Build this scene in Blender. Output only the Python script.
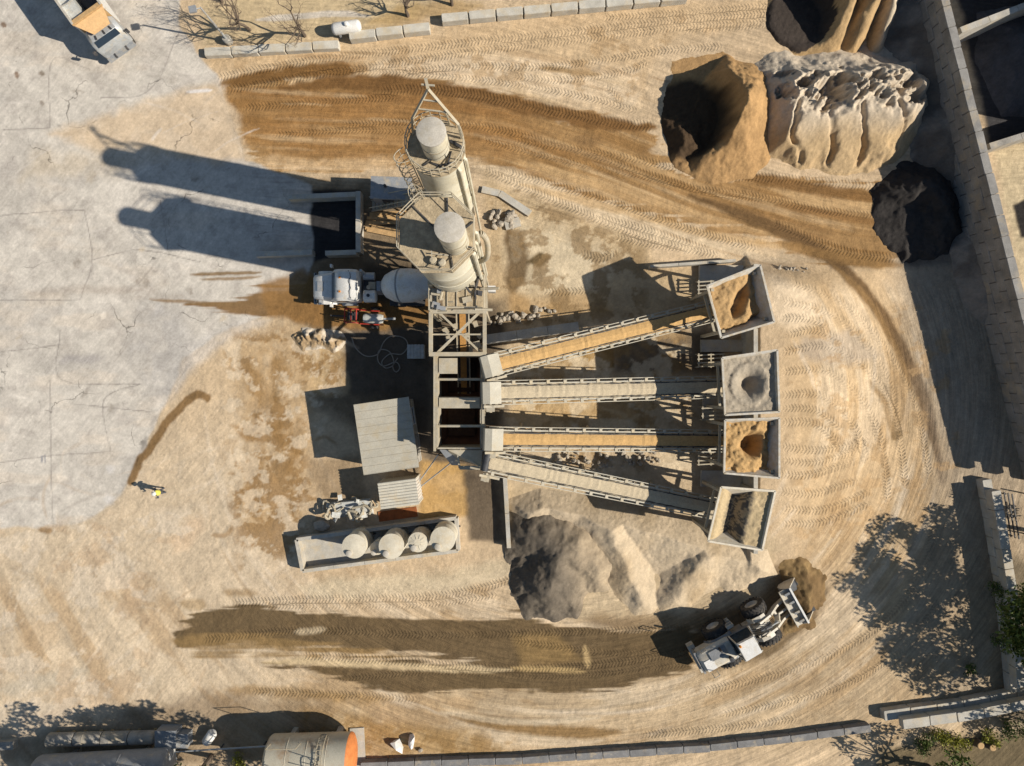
import bpy, math, random
import numpy as np
from mathutils import Vector, Matrix
random.seed(7)
R = math.radians
for o in list(bpy.data.objects): bpy.data.objects.remove(o)
C = bpy.context.scene.collection
# ---------------------------------------------------------------- camera, sky, sun, exposure
S = 0.075            # metres of ground per photo pixel
H = 51.2             # camera height in metres
FPX = H / S          # focal length in pixels
cam_d = bpy.data.cameras.new('camera'); cam = bpy.data.objects.new('camera', cam_d); C.objects.link(cam)
cam.location = (0, 0, H); cam.rotation_euler = (0, 0, 0)
cam_d.sensor_width = 36.0; cam_d.lens = 36.0 * FPX / 1024.0
cam_d.clip_start = 0.5; cam_d.clip_end = 2000
bpy.context.scene.camera = cam
SUN_EL = 35.6
shadow = Vector((-0.981, 0.194, 0)).normalized()        # where shadows fall on the ground
world = bpy.data.worlds.new('World'); bpy.context.scene.world = world; world.use_nodes = True
wn = world.node_tree.nodes; wl = world.node_tree.links
bg = wn['Background']; bg.inputs[1].default_value = 0.06
sky = wn.new('ShaderNodeTexSky'); sky.sky_type = 'NISHITA'; sky.sun_disc = False
sky.sun_elevation = R(SUN_EL); sky.sun_rotation = math.atan2(-shadow.x, -shadow.y)
sky.air_density = 1.2; sky.dust_density = 0.4; sky.ozone_density = 2.0
wl.new(sky.outputs[0], bg.inputs[0])
sd = bpy.data.lights.new('sun', 'SUN'); sd.energy = 4.8; sd.angle = R(0.53); sd.color = (1.0, 0.93, 0.82)
sun = bpy.data.objects.new('sun', sd); C.objects.link(sun)
ldir = Vector((shadow.x*math.cos(R(SUN_EL)), shadow.y*math.cos(R(SUN_EL)), -math.sin(R(SUN_EL))))
sun.rotation_euler = ldir.to_track_quat('-Z', 'Y').to_euler()
sun.location = (60, -12, 60)
sc = bpy.context.scene
sc.view_settings.view_transform = 'Standard'; sc.view_settings.look = 'None'
sc.view_settings.exposure = 0.52; sc.view_settings.gamma = 1.0
sc.render.resolution_x = 1024; sc.render.resolution_y = 766
sc.render.engine = 'CYCLES'
GAIN = 1.30          # how bright a sunlit white surface comes out, to turn seen colours into base colours
# ---------------------------------------------------------------- helpers
def W(px, py, z=0.0):
    f = S * (H - z) / H
    return Vector(((px - 512) * f, (383 - py) * f, z))
def lin(c):
    c = np.asarray(c, dtype=float) / 255.0
    return np.where(c <= 0.04045, c / 12.92, ((c + 0.055) / 1.055) ** 2.4)
def alb(*c): return np.clip(lin(c) / GAIN, 0.004, 0.85)
_lat = {}
def vnoise(x, y, seed):
    if seed not in _lat: _lat[seed] = np.random.RandomState(seed).rand(256, 256).astype(np.float32)
    L = _lat[seed]
    xi = np.floor(x).astype(np.int64); yi = np.floor(y).astype(np.int64)
    fx = (x - xi).astype(np.float32); fy = (y - yi).astype(np.float32)
    fx = fx*fx*fx*(fx*(fx*6-15)+10); fy = fy*fy*fy*(fy*(fy*6-15)+10)
    x0 = xi & 255; x1 = (xi+1) & 255; y0 = yi & 255; y1 = (yi+1) & 255
    return (L[x0,y0]*(1-fx)+L[x1,y0]*fx)*(1-fy) + (L[x0,y1]*(1-fx)+L[x1,y1]*fx)*fy
def fbm(x, y, seed, octv=4, gain=0.5):
    a = 1.0; t = 0.0; n = 0.0
    for i in range(octv):
        t = t + a * vnoise(x * 2**i + 17.3*i, y * 2**i + 5.1*i, seed*10 + i); n += a; a *= gain
    return t / n
def sst(a, b, x):
    t = np.clip((x - a) / (b - a), 0, 1); return t*t*(3-2*t)
def catmull(pts, n=8):
    P = [np.array(p, float) for p in pts]
    P = [2*P[0]-P[1]] + P + [2*P[-1]-P[-2]]; out = []
    for i in range(1, len(P)-2):
        for k in range(n):
            t = k / n
            out.append(0.5*((2*P[i]) + (-P[i-1]+P[i+1])*t + (2*P[i-1]-5*P[i]+4*P[i+1]-P[i+2])*t*t + (-P[i-1]+3*P[i]-3*P[i+1]+P[i+2])*t**3))
    out.append(P[-2]); return np.array(out)
def poly_sd(u, v, poly):                      # signed distance, positive inside
    P = np.array(poly, float); d = np.full(u.shape, 1e9); ins = np.zeros(u.shape, bool)
    for i in range(len(P)):
        a = P[i-1]; b = P[i]; e = b - a; L = max(e @ e, 1e-9)
        t = np.clip(((u-a[0])*e[0] + (v-a[1])*e[1]) / L, 0, 1)
        d = np.minimum(d, (u-a[0]-t*e[0])**2 + (v-a[1]-t*e[1])**2)
        if a[1] != b[1]:
            c = ((a[1] > v) != (b[1] > v)) & (u < (b[0]-a[0])*(v-a[1])/(b[1]-a[1]) + a[0]); ins ^= c
    d = np.sqrt(d); return np.where(ins, d, -d)
def line_dist(u, v, pts):                     # unsigned distance, arc length, signed side
    d = np.full(u.shape, 1e9); s = np.zeros(u.shape); sg = np.zeros(u.shape); acc = 0.0
    for a, b in zip(pts[:-1], pts[1:]):
        e = b - a; L = math.hypot(*e)
        if L < 1e-6: continue
        t = np.clip(((u-a[0])*e[0] + (v-a[1])*e[1]) / (L*L), 0, 1)
        dx = u-a[0]-t*e[0]; dy = v-a[1]-t*e[1]; dd = np.hypot(dx, dy)
        m = dd < d; d = np.where(m, dd, d); s = np.where(m, acc + t*L, s)
        sg = np.where(m, np.sign(e[0]*dy - e[1]*dx) * dd, sg); acc += L
    return d, s, sg, acc
# ---- mesh building
XF = {}
class MB:
    def __init__(s): s.v = []; s.f = []
    def add(s, vs, fs):
        n = len(s.v); s.v += [Vector(p) for p in vs]; s.f += [tuple(i+n for i in f) for f in fs]; return s
    def hexa(s, p):                           # 8 corners, bottom ring then top ring
        return s.add(p, [(3,2,1,0),(4,5,6,7),(0,1,5,4),(1,2,6,5),(2,3,7,6),(3,0,4,7)])
    def box(s, c, d, rz=0.0, M=None):
        hx, hy, hz = d[0]/2, d[1]/2, d[2]/2
        M = M or (Matrix.Translation(Vector(c)) @ Matrix.Rotation(rz, 4, 'Z'))
        return s.hexa([M @ Vector(p) for p in ((-hx,-hy,-hz),(hx,-hy,-hz),(hx,hy,-hz),(-hx,hy,-hz),(-hx,-hy,hz),(hx,-hy,hz),(hx,hy,hz),(-hx,hy,hz))])
    def box2(s, a, b):
        return s.box([(a[i]+b[i])/2 for i in range(3)], [abs(a[i]-b[i]) for i in range(3)])
    def bar(s, a, b, w, h=None, up=(0,0,1)):
        a = Vector(a); b = Vector(b); h = h or w; d = (b-a); L = d.length
        if L < 1e-6: return s
        d.normalize(); up = Vector(up)
        if abs(d.dot(up)) > 0.98: up = Vector((1,0,0))
        x = d.cross(up).normalized(); z = x.cross(d)
        o = [(-w/2,-h/2),(w/2,-h/2),(w/2,h/2),(-w/2,h/2)]
        return s.hexa([a + x*i + z*j for i, j in o] + [b + x*i + z*j for i, j in o])
    def tube(s, a, b, r0, r1=None, n=8, cap=True):
        a = Vector(a); b = Vector(b); r1 = r0 if r1 is None else r1
        d = (b-a)
        if d.length < 1e-6: return s
        d.normalize(); up = Vector((0,0,1)) if abs(d.z) < 0.95 else Vector((1,0,0))
        x = d.cross(up).normalized(); y = d.cross(x)
        vs = []; fs = []
        for i in range(n):
            t = 2*math.pi*i/n; o = x*math.cos(t) + y*math.sin(t); vs.append(a + o*r0); vs.append(b + o*r1)
        for i in range(n):
            j = (i+1) % n; fs.append((2*i, 2*j, 2*j+1, 2*i+1))
        if cap: fs.append(tuple(2*i for i in range(n))[::-1]); fs.append(tuple(2*i+1 for i in range(n)))
        return s.add(vs, fs)
    def path(s, pts, r, n=6):
        for a, b in zip(pts[:-1], pts[1:]): s.tube(a, b, r, r, n)
        return s
    def lathe(s, prof, n=24, M=None, a0=0.0, a1=2*math.pi, cap=True):   # prof: (radius, z)
        M = M or Matrix(); vs = []; fs = []; m = len(prof); full = abs(a1-a0-2*math.pi) < 1e-6
        k = n if full else n+1
        for i in range(k):
            t = a0 + (a1-a0)*i/n
            for r, z in prof: vs.append(M @ Vector((r*math.cos(t), r*math.sin(t), z)))
        for i in range(n):
            j = (i+1) % k
            for q in range(m-1): fs.append((i*m+q, j*m+q, j*m+q+1, i*m+q+1))
        if full and cap:
            if prof[0][0] > 1e-4: fs.append(tuple(i*m for i in range(n))[::-1])
            if prof[-1][0] > 1e-4: fs.append(tuple(i*m+m-1 for i in range(n)))
        return s.add(vs, fs)
    def prism(s, poly, z0, z1):
        n = len(poly); vs = [(x, y, z0) for x, y in poly] + [(x, y, z1) for x, y in poly]
        ar = sum(poly[i-1][0]*poly[i][1]-poly[i][0]*poly[i-1][1] for i in range(n))
        fs = [tuple(range(n))[::-1], tuple(range(n, 2*n))] + [(i, (i+1) % n, (i+1) % n + n, i+n) for i in range(n)]
        if ar < 0: fs = [f[::-1] for f in fs]
        return s.add(vs, fs)
    def sheet(s, q, t=0.03):                  # a plate given by 4 corners, thickened along its normal
        q = [Vector(p) for p in q]; n = (q[1]-q[0]).cross(q[3]-q[0])
        if n.length < 1e-9: n = (q[2]-q[1]).cross(q[3]-q[1])
        n = n.normalized()*t
        return s.hexa([p - n for p in q] + q)
    def build(s, name, mt, parent=None, local=False, smooth=False):
        M = Matrix()
        if parent is not None and not local: M = XF.get(parent.name, Matrix()).inverted()
        me = bpy.data.meshes.new(name); me.from_pydata([tuple(M @ p) for p in s.v], [], s.f)
        me.materials.append(mt)
        if smooth:
            me.polygons.foreach_set('use_smooth', [True]*len(me.polygons))
            try: me.set_sharp_from_angle(angle=R(40))
            except Exception: pass
        o = bpy.data.objects.new(name, me); C.objects.link(o)
        if parent is not None: o.parent = parent; XF[o.name] = XF.get(parent.name, Matrix())
        return o
def thing(name, label, cat, loc=(0,0,0), rz=0.0, group=None):
    o = bpy.data.objects.new(name, None); C.objects.link(o); o.empty_display_size = 0.3
    o.location = loc; o.rotation_euler = (0, 0, rz)
    XF[o.name] = Matrix.Translation(Vector(loc)) @ Matrix.Rotation(rz, 4, 'Z')
    return tag(o, label, cat, group)
def tag(o, label=None, cat=None, group=None, kind=None):
    if label: o['label'] = label
    if cat: o['category'] = cat
    if group: o['group'] = group
    if kind: o['kind'] = kind
    return o
def copy_tree(o, parent=None):
    c = o.copy(); C.objects.link(c); c.parent = parent
    for ch in list(o.children): copy_tree(ch, c)
    return c
# ---- materials
MAT = {}
def mat(name, rgb, rough=0.7, metal=0.0, var=0.25, scale=1.5, dust=0.0, dustc=(205,185,150), bump=0.15, spec=0.3, fine=14.0, coat=0.0):
    if name in MAT: return MAT[name]
    m = bpy.data.materials.new(name); m.use_nodes = True; N = m.node_tree.nodes; L = m.node_tree.links
    p = N['Principled BSDF']; p.inputs['Roughness'].default_value = rough; p.inputs['Metallic'].default_value = metal
    p.inputs['Specular IOR Level'].default_value = spec
    if coat: p.inputs['Coat Weight'].default_value = coat
    tc = N.new('ShaderNodeTexCoord'); geo = N.new('ShaderNodeNewGeometry')
    n1 = N.new('ShaderNodeTexNoise'); n1.inputs['Scale'].default_value = scale; n1.inputs['Detail'].default_value = 6; n1.inputs['Roughness'].default_value = 0.65
    n2 = N.new('ShaderNodeTexNoise'); n2.inputs['Scale'].default_value = fine; n2.inputs['Detail'].default_value = 4
    L.new(geo.outputs['Position'], n1.inputs['Vector']); L.new(geo.outputs['Position'], n2.inputs['Vector'])
    a = alb(*rgb); r1 = N.new('ShaderNodeValToRGB'); L.new(n1.outputs[0], r1.inputs[0])
    e = r1.color_ramp.elements; e[0].position = 0.3; e[1].position = 0.7
    e[0].color = (*[float(c*(1-var)) for c in a], 1); e[1].color = (*[float(min(c*(1+var), 0.85)) for c in a], 1)
    col = r1.outputs[0]
    mx = N.new('ShaderNodeMix'); mx.data_type = 'RGBA'; mx.blend_type = 'MULTIPLY'; mx.inputs[0].default_value = 0.35
    r2 = N.new('ShaderNodeMapRange'); r2.inputs[1].default_value = 0.3; r2.inputs[2].default_value = 0.7; r2.inputs[3].default_value = 0.6; r2.inputs[4].default_value = 1.2
    L.new(n2.outputs[0], r2.inputs[0]); L.new(col, mx.inputs[6]); L.new(r2.outputs[0], mx.inputs[7]); col = mx.outputs[2]
    if dust > 0:
        n3 = N.new('ShaderNodeTexNoise'); n3.inputs['Scale'].default_value = scale*0.8; n3.inputs['Detail'].default_value = 7; n3.inputs['Roughness'].default_value = 0.7
        off = N.new('ShaderNodeVectorMath'); off.operation = 'ADD'; off.inputs[1].default_value = (31, 7, 3)
        L.new(geo.outputs['Position'], off.inputs[0]); L.new(off.outputs[0], n3.inputs['Vector'])
        r3 = N.new('ShaderNodeMapRange'); r3.inputs[1].default_value = 0.62-dust*0.4; r3.inputs[2].default_value = 0.82-dust*0.3; r3.inputs[4].default_value = 0.85
        L.new(n3.outputs[0], r3.inputs[0])
        m2 = N.new('ShaderNodeMix'); m2.data_type = 'RGBA'; L.new(r3.outputs[0], m2.inputs[0]); L.new(col, m2.inputs[6])
        m2.inputs[7].default_value = (*[float(c) for c in alb(*dustc)], 1); col = m2.outputs[2]
    L.new(col, p.inputs['Base Color'])
    if bump:
        b = N.new('ShaderNodeBump'); b.inputs['Strength'].default_value = bump; b.inputs['Distance'].default_value = 0.03
        L.new(n2.outputs[0], b.inputs['Height']); L.new(b.outputs[0], p.inputs['Normal'])
    MAT[name] = m; return m
M_conc = mat('concrete', (190,184,172), 0.9, var=0.2, dust=0.35, scale=1.2, bump=0.4)
M_concd = mat('old_concrete', (164,158,148), 0.92, var=0.28, dust=0.35, scale=0.9, bump=0.5)
M_steel = mat('dusty_steel', (184,175,156), 0.7, var=0.2, dust=0.5, scale=2.0, dustc=(190,172,138))
M_gal = mat('galvanised_steel', (182,184,184), 0.5, 0.2, var=0.15, dust=0.25, scale=2.5)
M_dark = mat('dark_steel', (70,70,72), 0.6, var=0.3, dust=0.2, dustc=(150,135,112))
M_silo = mat('silo_paint', (220,213,192), 0.5, var=0.09, scale=1.4, dust=0.34, dustc=(194,180,148), bump=0.08)
M_deck = mat('cement_caked_deck', (182,164,134), 0.95, var=0.3, scale=3.0, bump=1.0, fine=9.0)
M_cap = mat('dusty_cap', (196,188,174), 0.8, var=0.12, scale=3.0, dust=.3, dustc=(176,164,142))
M_white = mat('white_paint', (230,227,220), 0.4, var=0.07, scale=2.5, dust=0.24, spec=0.5, bump=0.03)
M_grey = mat('grey_paint', (150,152,154), 0.5, var=0.15, dust=0.2)
M_rubber = mat('tyre_rubber', (58,56,54), 0.85, var=0.2, dust=0.3, dustc=(120,110,96), scale=4)
M_rim = mat('wheel_rim', (150,146,140), 0.55, var=0.15, dust=0.3, scale=3)
M_glass = mat('dark_glass', (44,54,64), 0.08, var=0.1, bump=0, spec=0.6)
M_roof = mat('roof_sheet', (188,181,164), 0.65, var=0.1, scale=1.2, dust=0.32, bump=0.08, dustc=(182,166,136))
M_wall = mat('shed_wall', (186,180,168), 0.75, var=0.12)
M_rust = mat('rust', (150,88,48), 0.85, var=0.3, scale=3)
M_red = mat('red_paint', (176,60,48), 0.5, var=0.2, dust=0.2)
M_belt = mat('rubber_belt', (72,70,68), 0.8, var=0.2, dust=0.3)
M_wood = mat('timber', (196,160,112), 0.8, var=0.2, scale=4)
M_hose = mat('hose', (160,150,136), 0.7, var=0.1)
M_plastic = mat('tank_plastic', (222,212,190), 0.5, var=0.06, scale=1.0, dust=0.25, dustc=(200,184,152), bump=0.03)
M_canvas = mat('tarpaulin', (196,196,190), 0.75, var=0.2, scale=4, dust=0.25)
M_rock = mat('rubble_stone', (178,166,148), 0.95, var=0.25, scale=4, bump=0.6)
M_bark = mat('bark', (112,98,84), 0.95, var=0.25, scale=6)
# ---------------------------------------------------------------- ground
def spread(a, b, step, far):
    core = np.arange(a, b + step*0.5, step); out = []; d = step
    while sum(out) < far: d *= 1.35; out.append(d)
    lo = a - np.cumsum(out)[::-1]; hi = core[-1] + np.cumsum(out)
    return np.concatenate([lo, core, hi])
gxs = spread(-40.5, 40.5, 0.09, 220); gys = spread(-30.6, 30.6, 0.09, 220)
GX, GY = np.meshgrid(gxs, gys, indexing='ij')
def macro(x, y):                              # large ground form in metres; u, v are ground pixels
    u = 512 + x/S; v = 383 - y/S
    e = sst(743, 747, u) * (1 - sst(766, 905, u)) * sst(250, 296, v) * (1 - sst(478, 575, v))
    z = 2.6 * e
    z = z + 0.5*sst(0, 1, (u - 900)/120) * 0
    return z
def relief(x, y):
    u = 512 + x/S; v = 383 - y/S
    z = 0.10*(fbm(x*0.22, y*0.22, 3, 3) - 0.5)
    dirt = 1 - sst(-6, 10, poly_sd(u, v, PAVE))
    e = np.sqrt(((u-560)/1.15)**2 + (v-400)**2)
    z = z + dirt * 0.05*(fbm(e*0.10, np.arctan2(v-400, u-560)*2.5, 5, 3) - 0.5)
    z = z + dirt * 0.05*(fbm(x*1.1, y*1.1, 8, 3) - 0.5)
    z = z + dirt * 0.035*(fbm(x*4.5, y*4.5, 9, 2) - 0.5)
    return z
PAVE = [(-90,-60),(178,-60),(178,25),(200,58),(215,75),(228,110),(245,160),(310,186),(313,262),(300,300),(255,318),(215,335),(185,358),(168,395),(155,425),(140,460),(120,495),(95,518),(60,527),(-90,530)]
ROAD = [(212,80),(300,70),(370,74),(440,84),(520,102),(600,118),(650,124),(662,160),(700,176),(760,180),(885,186),(900,268),(840,262),(780,246),(700,228),(600,200),(520,176),(470,158),(400,165),(330,172),(262,168),(238,140)]
def ground_z(x, y): return float(macro(np.array([x]), np.array([y]))[0])
class Paint:
    def __init__(s, x, y, z, base):
        k = H/(H-z); s.u = (512 + x/S*k).ravel(); s.v = (383 - y/S*k).ravel(); s.x = x.ravel(); s.y = y.ravel()
        s.col = np.tile(alb(*base), (s.u.size, 1)); s.nw = {}
    def warp(s, i, amp, sc=0.06, seed=11):
        return s.u[i] + amp*2*(fbm(s.u[i]*sc, s.v[i]*sc, seed, 4)-0.5), s.v[i] + amp*2*(fbm(s.u[i]*sc, s.v[i]*sc, seed+1, 4)-0.5)
    def sel(s, pts, mg):
        P = np.array(pts, float); return np.nonzero((s.u > P[:,0].min()-mg) & (s.u < P[:,0].max()+mg) & (s.v > P[:,1].min()-mg) & (s.v < P[:,1].max()+mg))[0]
    def mix(s, i, m, c):
        s.col[i] = s.col[i]*(1-m[:,None]) + alb(*c)*m[:,None]
    def poly(s, pts, c, soft=3, rough=4, op=1.0, nz=0.0, seed=21, sc=0.06, nsc=(0.05,0.05), streak=0.0):
        i = s.sel(pts, soft+rough*2+4)
        if not len(i): return
        u, v = s.warp(i, rough, sc, seed); d = poly_sd(u, v, pts)
        if streak: d = d + streak*2*(fbm(s.u[i]*.012, s.v[i]*.28, seed+7, 4)-.56)
        m = sst(-soft, soft, d)*op
        if nz: m = m * np.clip(1 - nz + nz*2*sst(0.35, 0.65, fbm(s.u[i]*nsc[0], s.v[i]*nsc[1], seed+3, 4)), 0, 1)
        s.mix(i, m, c)
    def stroke(s, pts, w, c, soft=2, rough=2, op=1.0, nz=0.0, seed=41, sc=0.08, nsc=(0.06,0.06), taper=True):
        P = catmull(pts); i = s.sel(P, w+soft+rough*2+4)
        if not len(i): return
        u, v = s.warp(i, rough, sc, seed); d, a, sg, L = line_dist(u, v, P)
        ww = w*np.minimum(1, 0.25 + np.minimum(a, L-a)/(L*0.2)) if taper else w
        m = (1 - sst(ww-soft, ww+soft, d))*op
        if nz: m = m * np.clip(1 - nz + nz*2*sst(0.35, 0.65, fbm(s.u[i]*nsc[0], s.v[i]*nsc[1], seed+3, 4)), 0, 1)
        s.mix(i, m, c)
    def mult(s, f): s.col *= f[:, None]
GZ = macro(GX, GY) + relief(GX, GY)
P_ = Paint(GX, GY, GZ, (205,180,142))
u, v = P_.u, P_.v
def paint_ground(p):
    u, v = p.u, p.v
    # broad tone: paler to the lower left, warmer to the right
    p.poly([(-200,500),(250,430),(300,600),(280,720),(-200,900)], (209,188,154), 60, 10)
    p.poly([(600,640),(1000,600),(1000,740),(300,760),(250,700)], (194,170,132), 25, 12, 0.9)
    p.poly([(780,270),(880,260),(960,460),(980,520),(900,640),(800,560)], (200,172,130), 20, 8)
    # streaks that follow the wheel paths
    e = np.sqrt(((u-560)/1.15)**2 + (v-400)**2); th = np.arctan2(v-400, u-560)
    g = np.interp(u, [150,260,400,500,600,700,850,1000], [95,105,112,125,155,195,235,250])
    st = fbm(e*0.09, th*3.0, 60, 4); st2 = fbm(u*0.008, (v-g)*0.12, 61, 4)
    top = (1 - sst(255, 300, v)) * sst(200, 240, u); low = sst(560, 600, v) + sst(790, 830, u)*sst(270, 300, v)
    low = np.clip(low, 0, 1)
    f = 1 + 0.55*(st-0.5)*low + 0.5*(st2-0.5)*top
    p.mult(f)
    i = np.nonzero(low > 0.2)[0]; m = sst(0.56, 0.70, fbm(e[i]*0.05, th[i]*4.0, 62, 4))*0.5*low[i]; p.mix(i, m, (172,140,96))
    i = np.nonzero(low > 0.2)[0]; m = sst(0.55, 0.68, fbm(e[i]*0.07, th[i]*3.0, 63, 4))*0.5*low[i]; p.mix(i, m, (218,198,164))
    # pale strip along the barrier row and pale sand on the road's upper side
    p.poly([(200,55),(380,40),(660,5),(960,-30),(780,18),(660,45),(640,110),(560,100),(440,80),(370,68),(215,75)], (206,178,136), 8, 6)
    p.poly([(360,66),(470,52),(640,70),(640,110),(520,92),(430,78)], (222,198,160), 6, 6, 0.9, 0.3)
    p.poly([(200,-20),(460,-20),(400,25),(330,40),(205,45)], (198,176,134), 8, 6, 0.9)
    p.stroke([(256,20),(330,14),(370,16)], 3, (205,196,178), 1, 1, 0.8)
    p.stroke([(370,25),(420,12),(480,6)], 9, (172,140,84), 5, 5, 0.6)
    # the wet haul road
    p.poly(ROAD, (166,131,84), 3, 7, 1.0, sc=.1, streak=16)
    i = p.sel(ROAD, 5); sd_ = sst(-2, 14, poly_sd(u[i], v[i], ROAD))
    m = sst(0.5, 0.68, fbm(u[i]*0.007, (v-g)[i]*0.13, 64, 4))*0.75*sd_; p.mix(i, m, (146,110,64))
    m = sst(0.56, 0.72, fbm(u[i]*0.006, (v-g)[i]*0.10, 65, 4))*0.7*sd_; p.mix(i, m, (206,172,122))
    p.poly([(230,95),(420,95),(520,110),(560,150),(430,150),(300,160),(250,140)], (156,114,64), 16, 8, 0.7, 0.4, nsc=(0.008,0.06))
    p.stroke([(222,84),(300,72),(366,68)], 6, (128,94,52), 3, 3, 0.95)
    p.stroke([(280,88),(340,82),(400,84),(470,94),(540,110),(600,122),(655,128)], 7, (126,92,52), 3, 3, 0.95)
    p.stroke([(224,90),(300,96),(420,100),(520,116)], 5, (146,106,60), 4, 3, 0.6)
    p.stroke([(540,68),(575,72),(600,74)], 3, (150,118,72), 2, 1, 0.8)
    p.stroke([(290,84),(315,78)], 4, (218,188,142), 2, 2, 0.8)
    p.stroke([(575,140),(600,143)], 6, (128,98,62), 4, 4, 0.5)
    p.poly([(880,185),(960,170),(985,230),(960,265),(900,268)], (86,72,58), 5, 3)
    p.stroke([(740,176),(800,186),(890,200)], 5, (134,100,58), 3, 2, 0.85)
    p.stroke([(775,205),(830,215),(890,225)], 3, (146,110,66), 2, 2, 0.7)
    p.stroke([(780,245),(840,258),(900,266)], 5, (150,116,70), 3, 2, 0.8)
    # pale sand shoulder below the road
    p.stroke([(470,160),(540,192),(620,222),(700,246),(790,262)], 9, (226,202,162), 5, 4, 0.9, 0.3)
    p.stroke([(520,185),(600,205),(700,232),(800,250)], 4, (204,170,120), 2, 2, 0.7)
    p.stroke([(250,160),(330,166),(400,160)], 6, (212,180,134), 4, 4, 0.8, 0.4)
    # dark tyre curve towards the lower right
    p.stroke([(870,380),(885,405),(895,440)], 3, (140,112,72), 2, 2, 0.7)
    p.stroke([(902,432),(893,440)], 4, (130,104,66), 2, 2, 0.7)
    p.poly([(800,335),(850,332),(880,355),(850,365),(800,358)], (178,162,138), 6, 5, 0.7)
    p.poly([(770,275),(800,285),(830,315),(790,330),(770,320)], (226,204,168), 8, 5, 0.8)
    # yard south of the silo: pale dusty ground, wet stains, shade painted dark
    p.poly([(485,175),(540,200),(650,245),(655,268),(700,268),(700,310),(485,335)], (190,166,126), 8, 6, 0.9)
    p.poly([(505,215),(560,230),(620,255),(600,290),(540,300),(510,290)], (214,196,160), 12, 8, 0.9, 0.3)
    p.stroke([(508,225),(518,250),(514,290)], 11, (104,82,52), 4, 5, 0.9, 0.2)
    p.poly([(526,262),(540,252),(552,256),(540,268)], (108,90,60), 2, 1)
    p.poly([(505,295),(600,290),(610,312),(510,320)], (178,142,90), 6, 4, 0.7, 0.4)
    p.poly([(485,335),(700,318),(715,520),(500,500)], (202,180,144), 6, 5, 0.9)
    p.poly([(500,350),(585,340),(585,372),(500,378)], (224,204,164), 6, 4, 0.8)
    p.poly([(520,395),(660,392),(665,435),(500,432)], (206,178,130), 6, 5, 0.8)
    p.poly([(530,405),(560,395),(640,400),(650,420),(560,425)], (186,150,96), 8, 6, 0.5, 0.4)
    p.poly([(583,345),(614,343),(614,368),(583,368)], (150,116,58), 1, 1)
    p.poly([(614,340),(720,330),(725,375),(614,372)], (92,78,60), 6, 3, 0.8)  # dark block stands in for shade between the first two belts
    p.poly([(430,295),(505,300),(505,480),(430,475)], (92,80,64), 10, 6, 0.9)  # shade under the tower and bins painted into the ground
    # yard between silos and sheds: wet mud, plus shade put into the colour
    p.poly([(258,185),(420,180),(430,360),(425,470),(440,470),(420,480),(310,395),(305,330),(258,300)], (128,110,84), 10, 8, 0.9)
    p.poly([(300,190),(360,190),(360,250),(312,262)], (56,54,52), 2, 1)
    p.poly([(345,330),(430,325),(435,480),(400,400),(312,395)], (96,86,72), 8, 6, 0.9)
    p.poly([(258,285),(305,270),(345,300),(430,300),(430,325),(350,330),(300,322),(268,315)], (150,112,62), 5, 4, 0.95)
    p.poly([(362,265),(430,260),(430,325),(362,325)], (84,72,56), 8, 4, 0.8)
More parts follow.
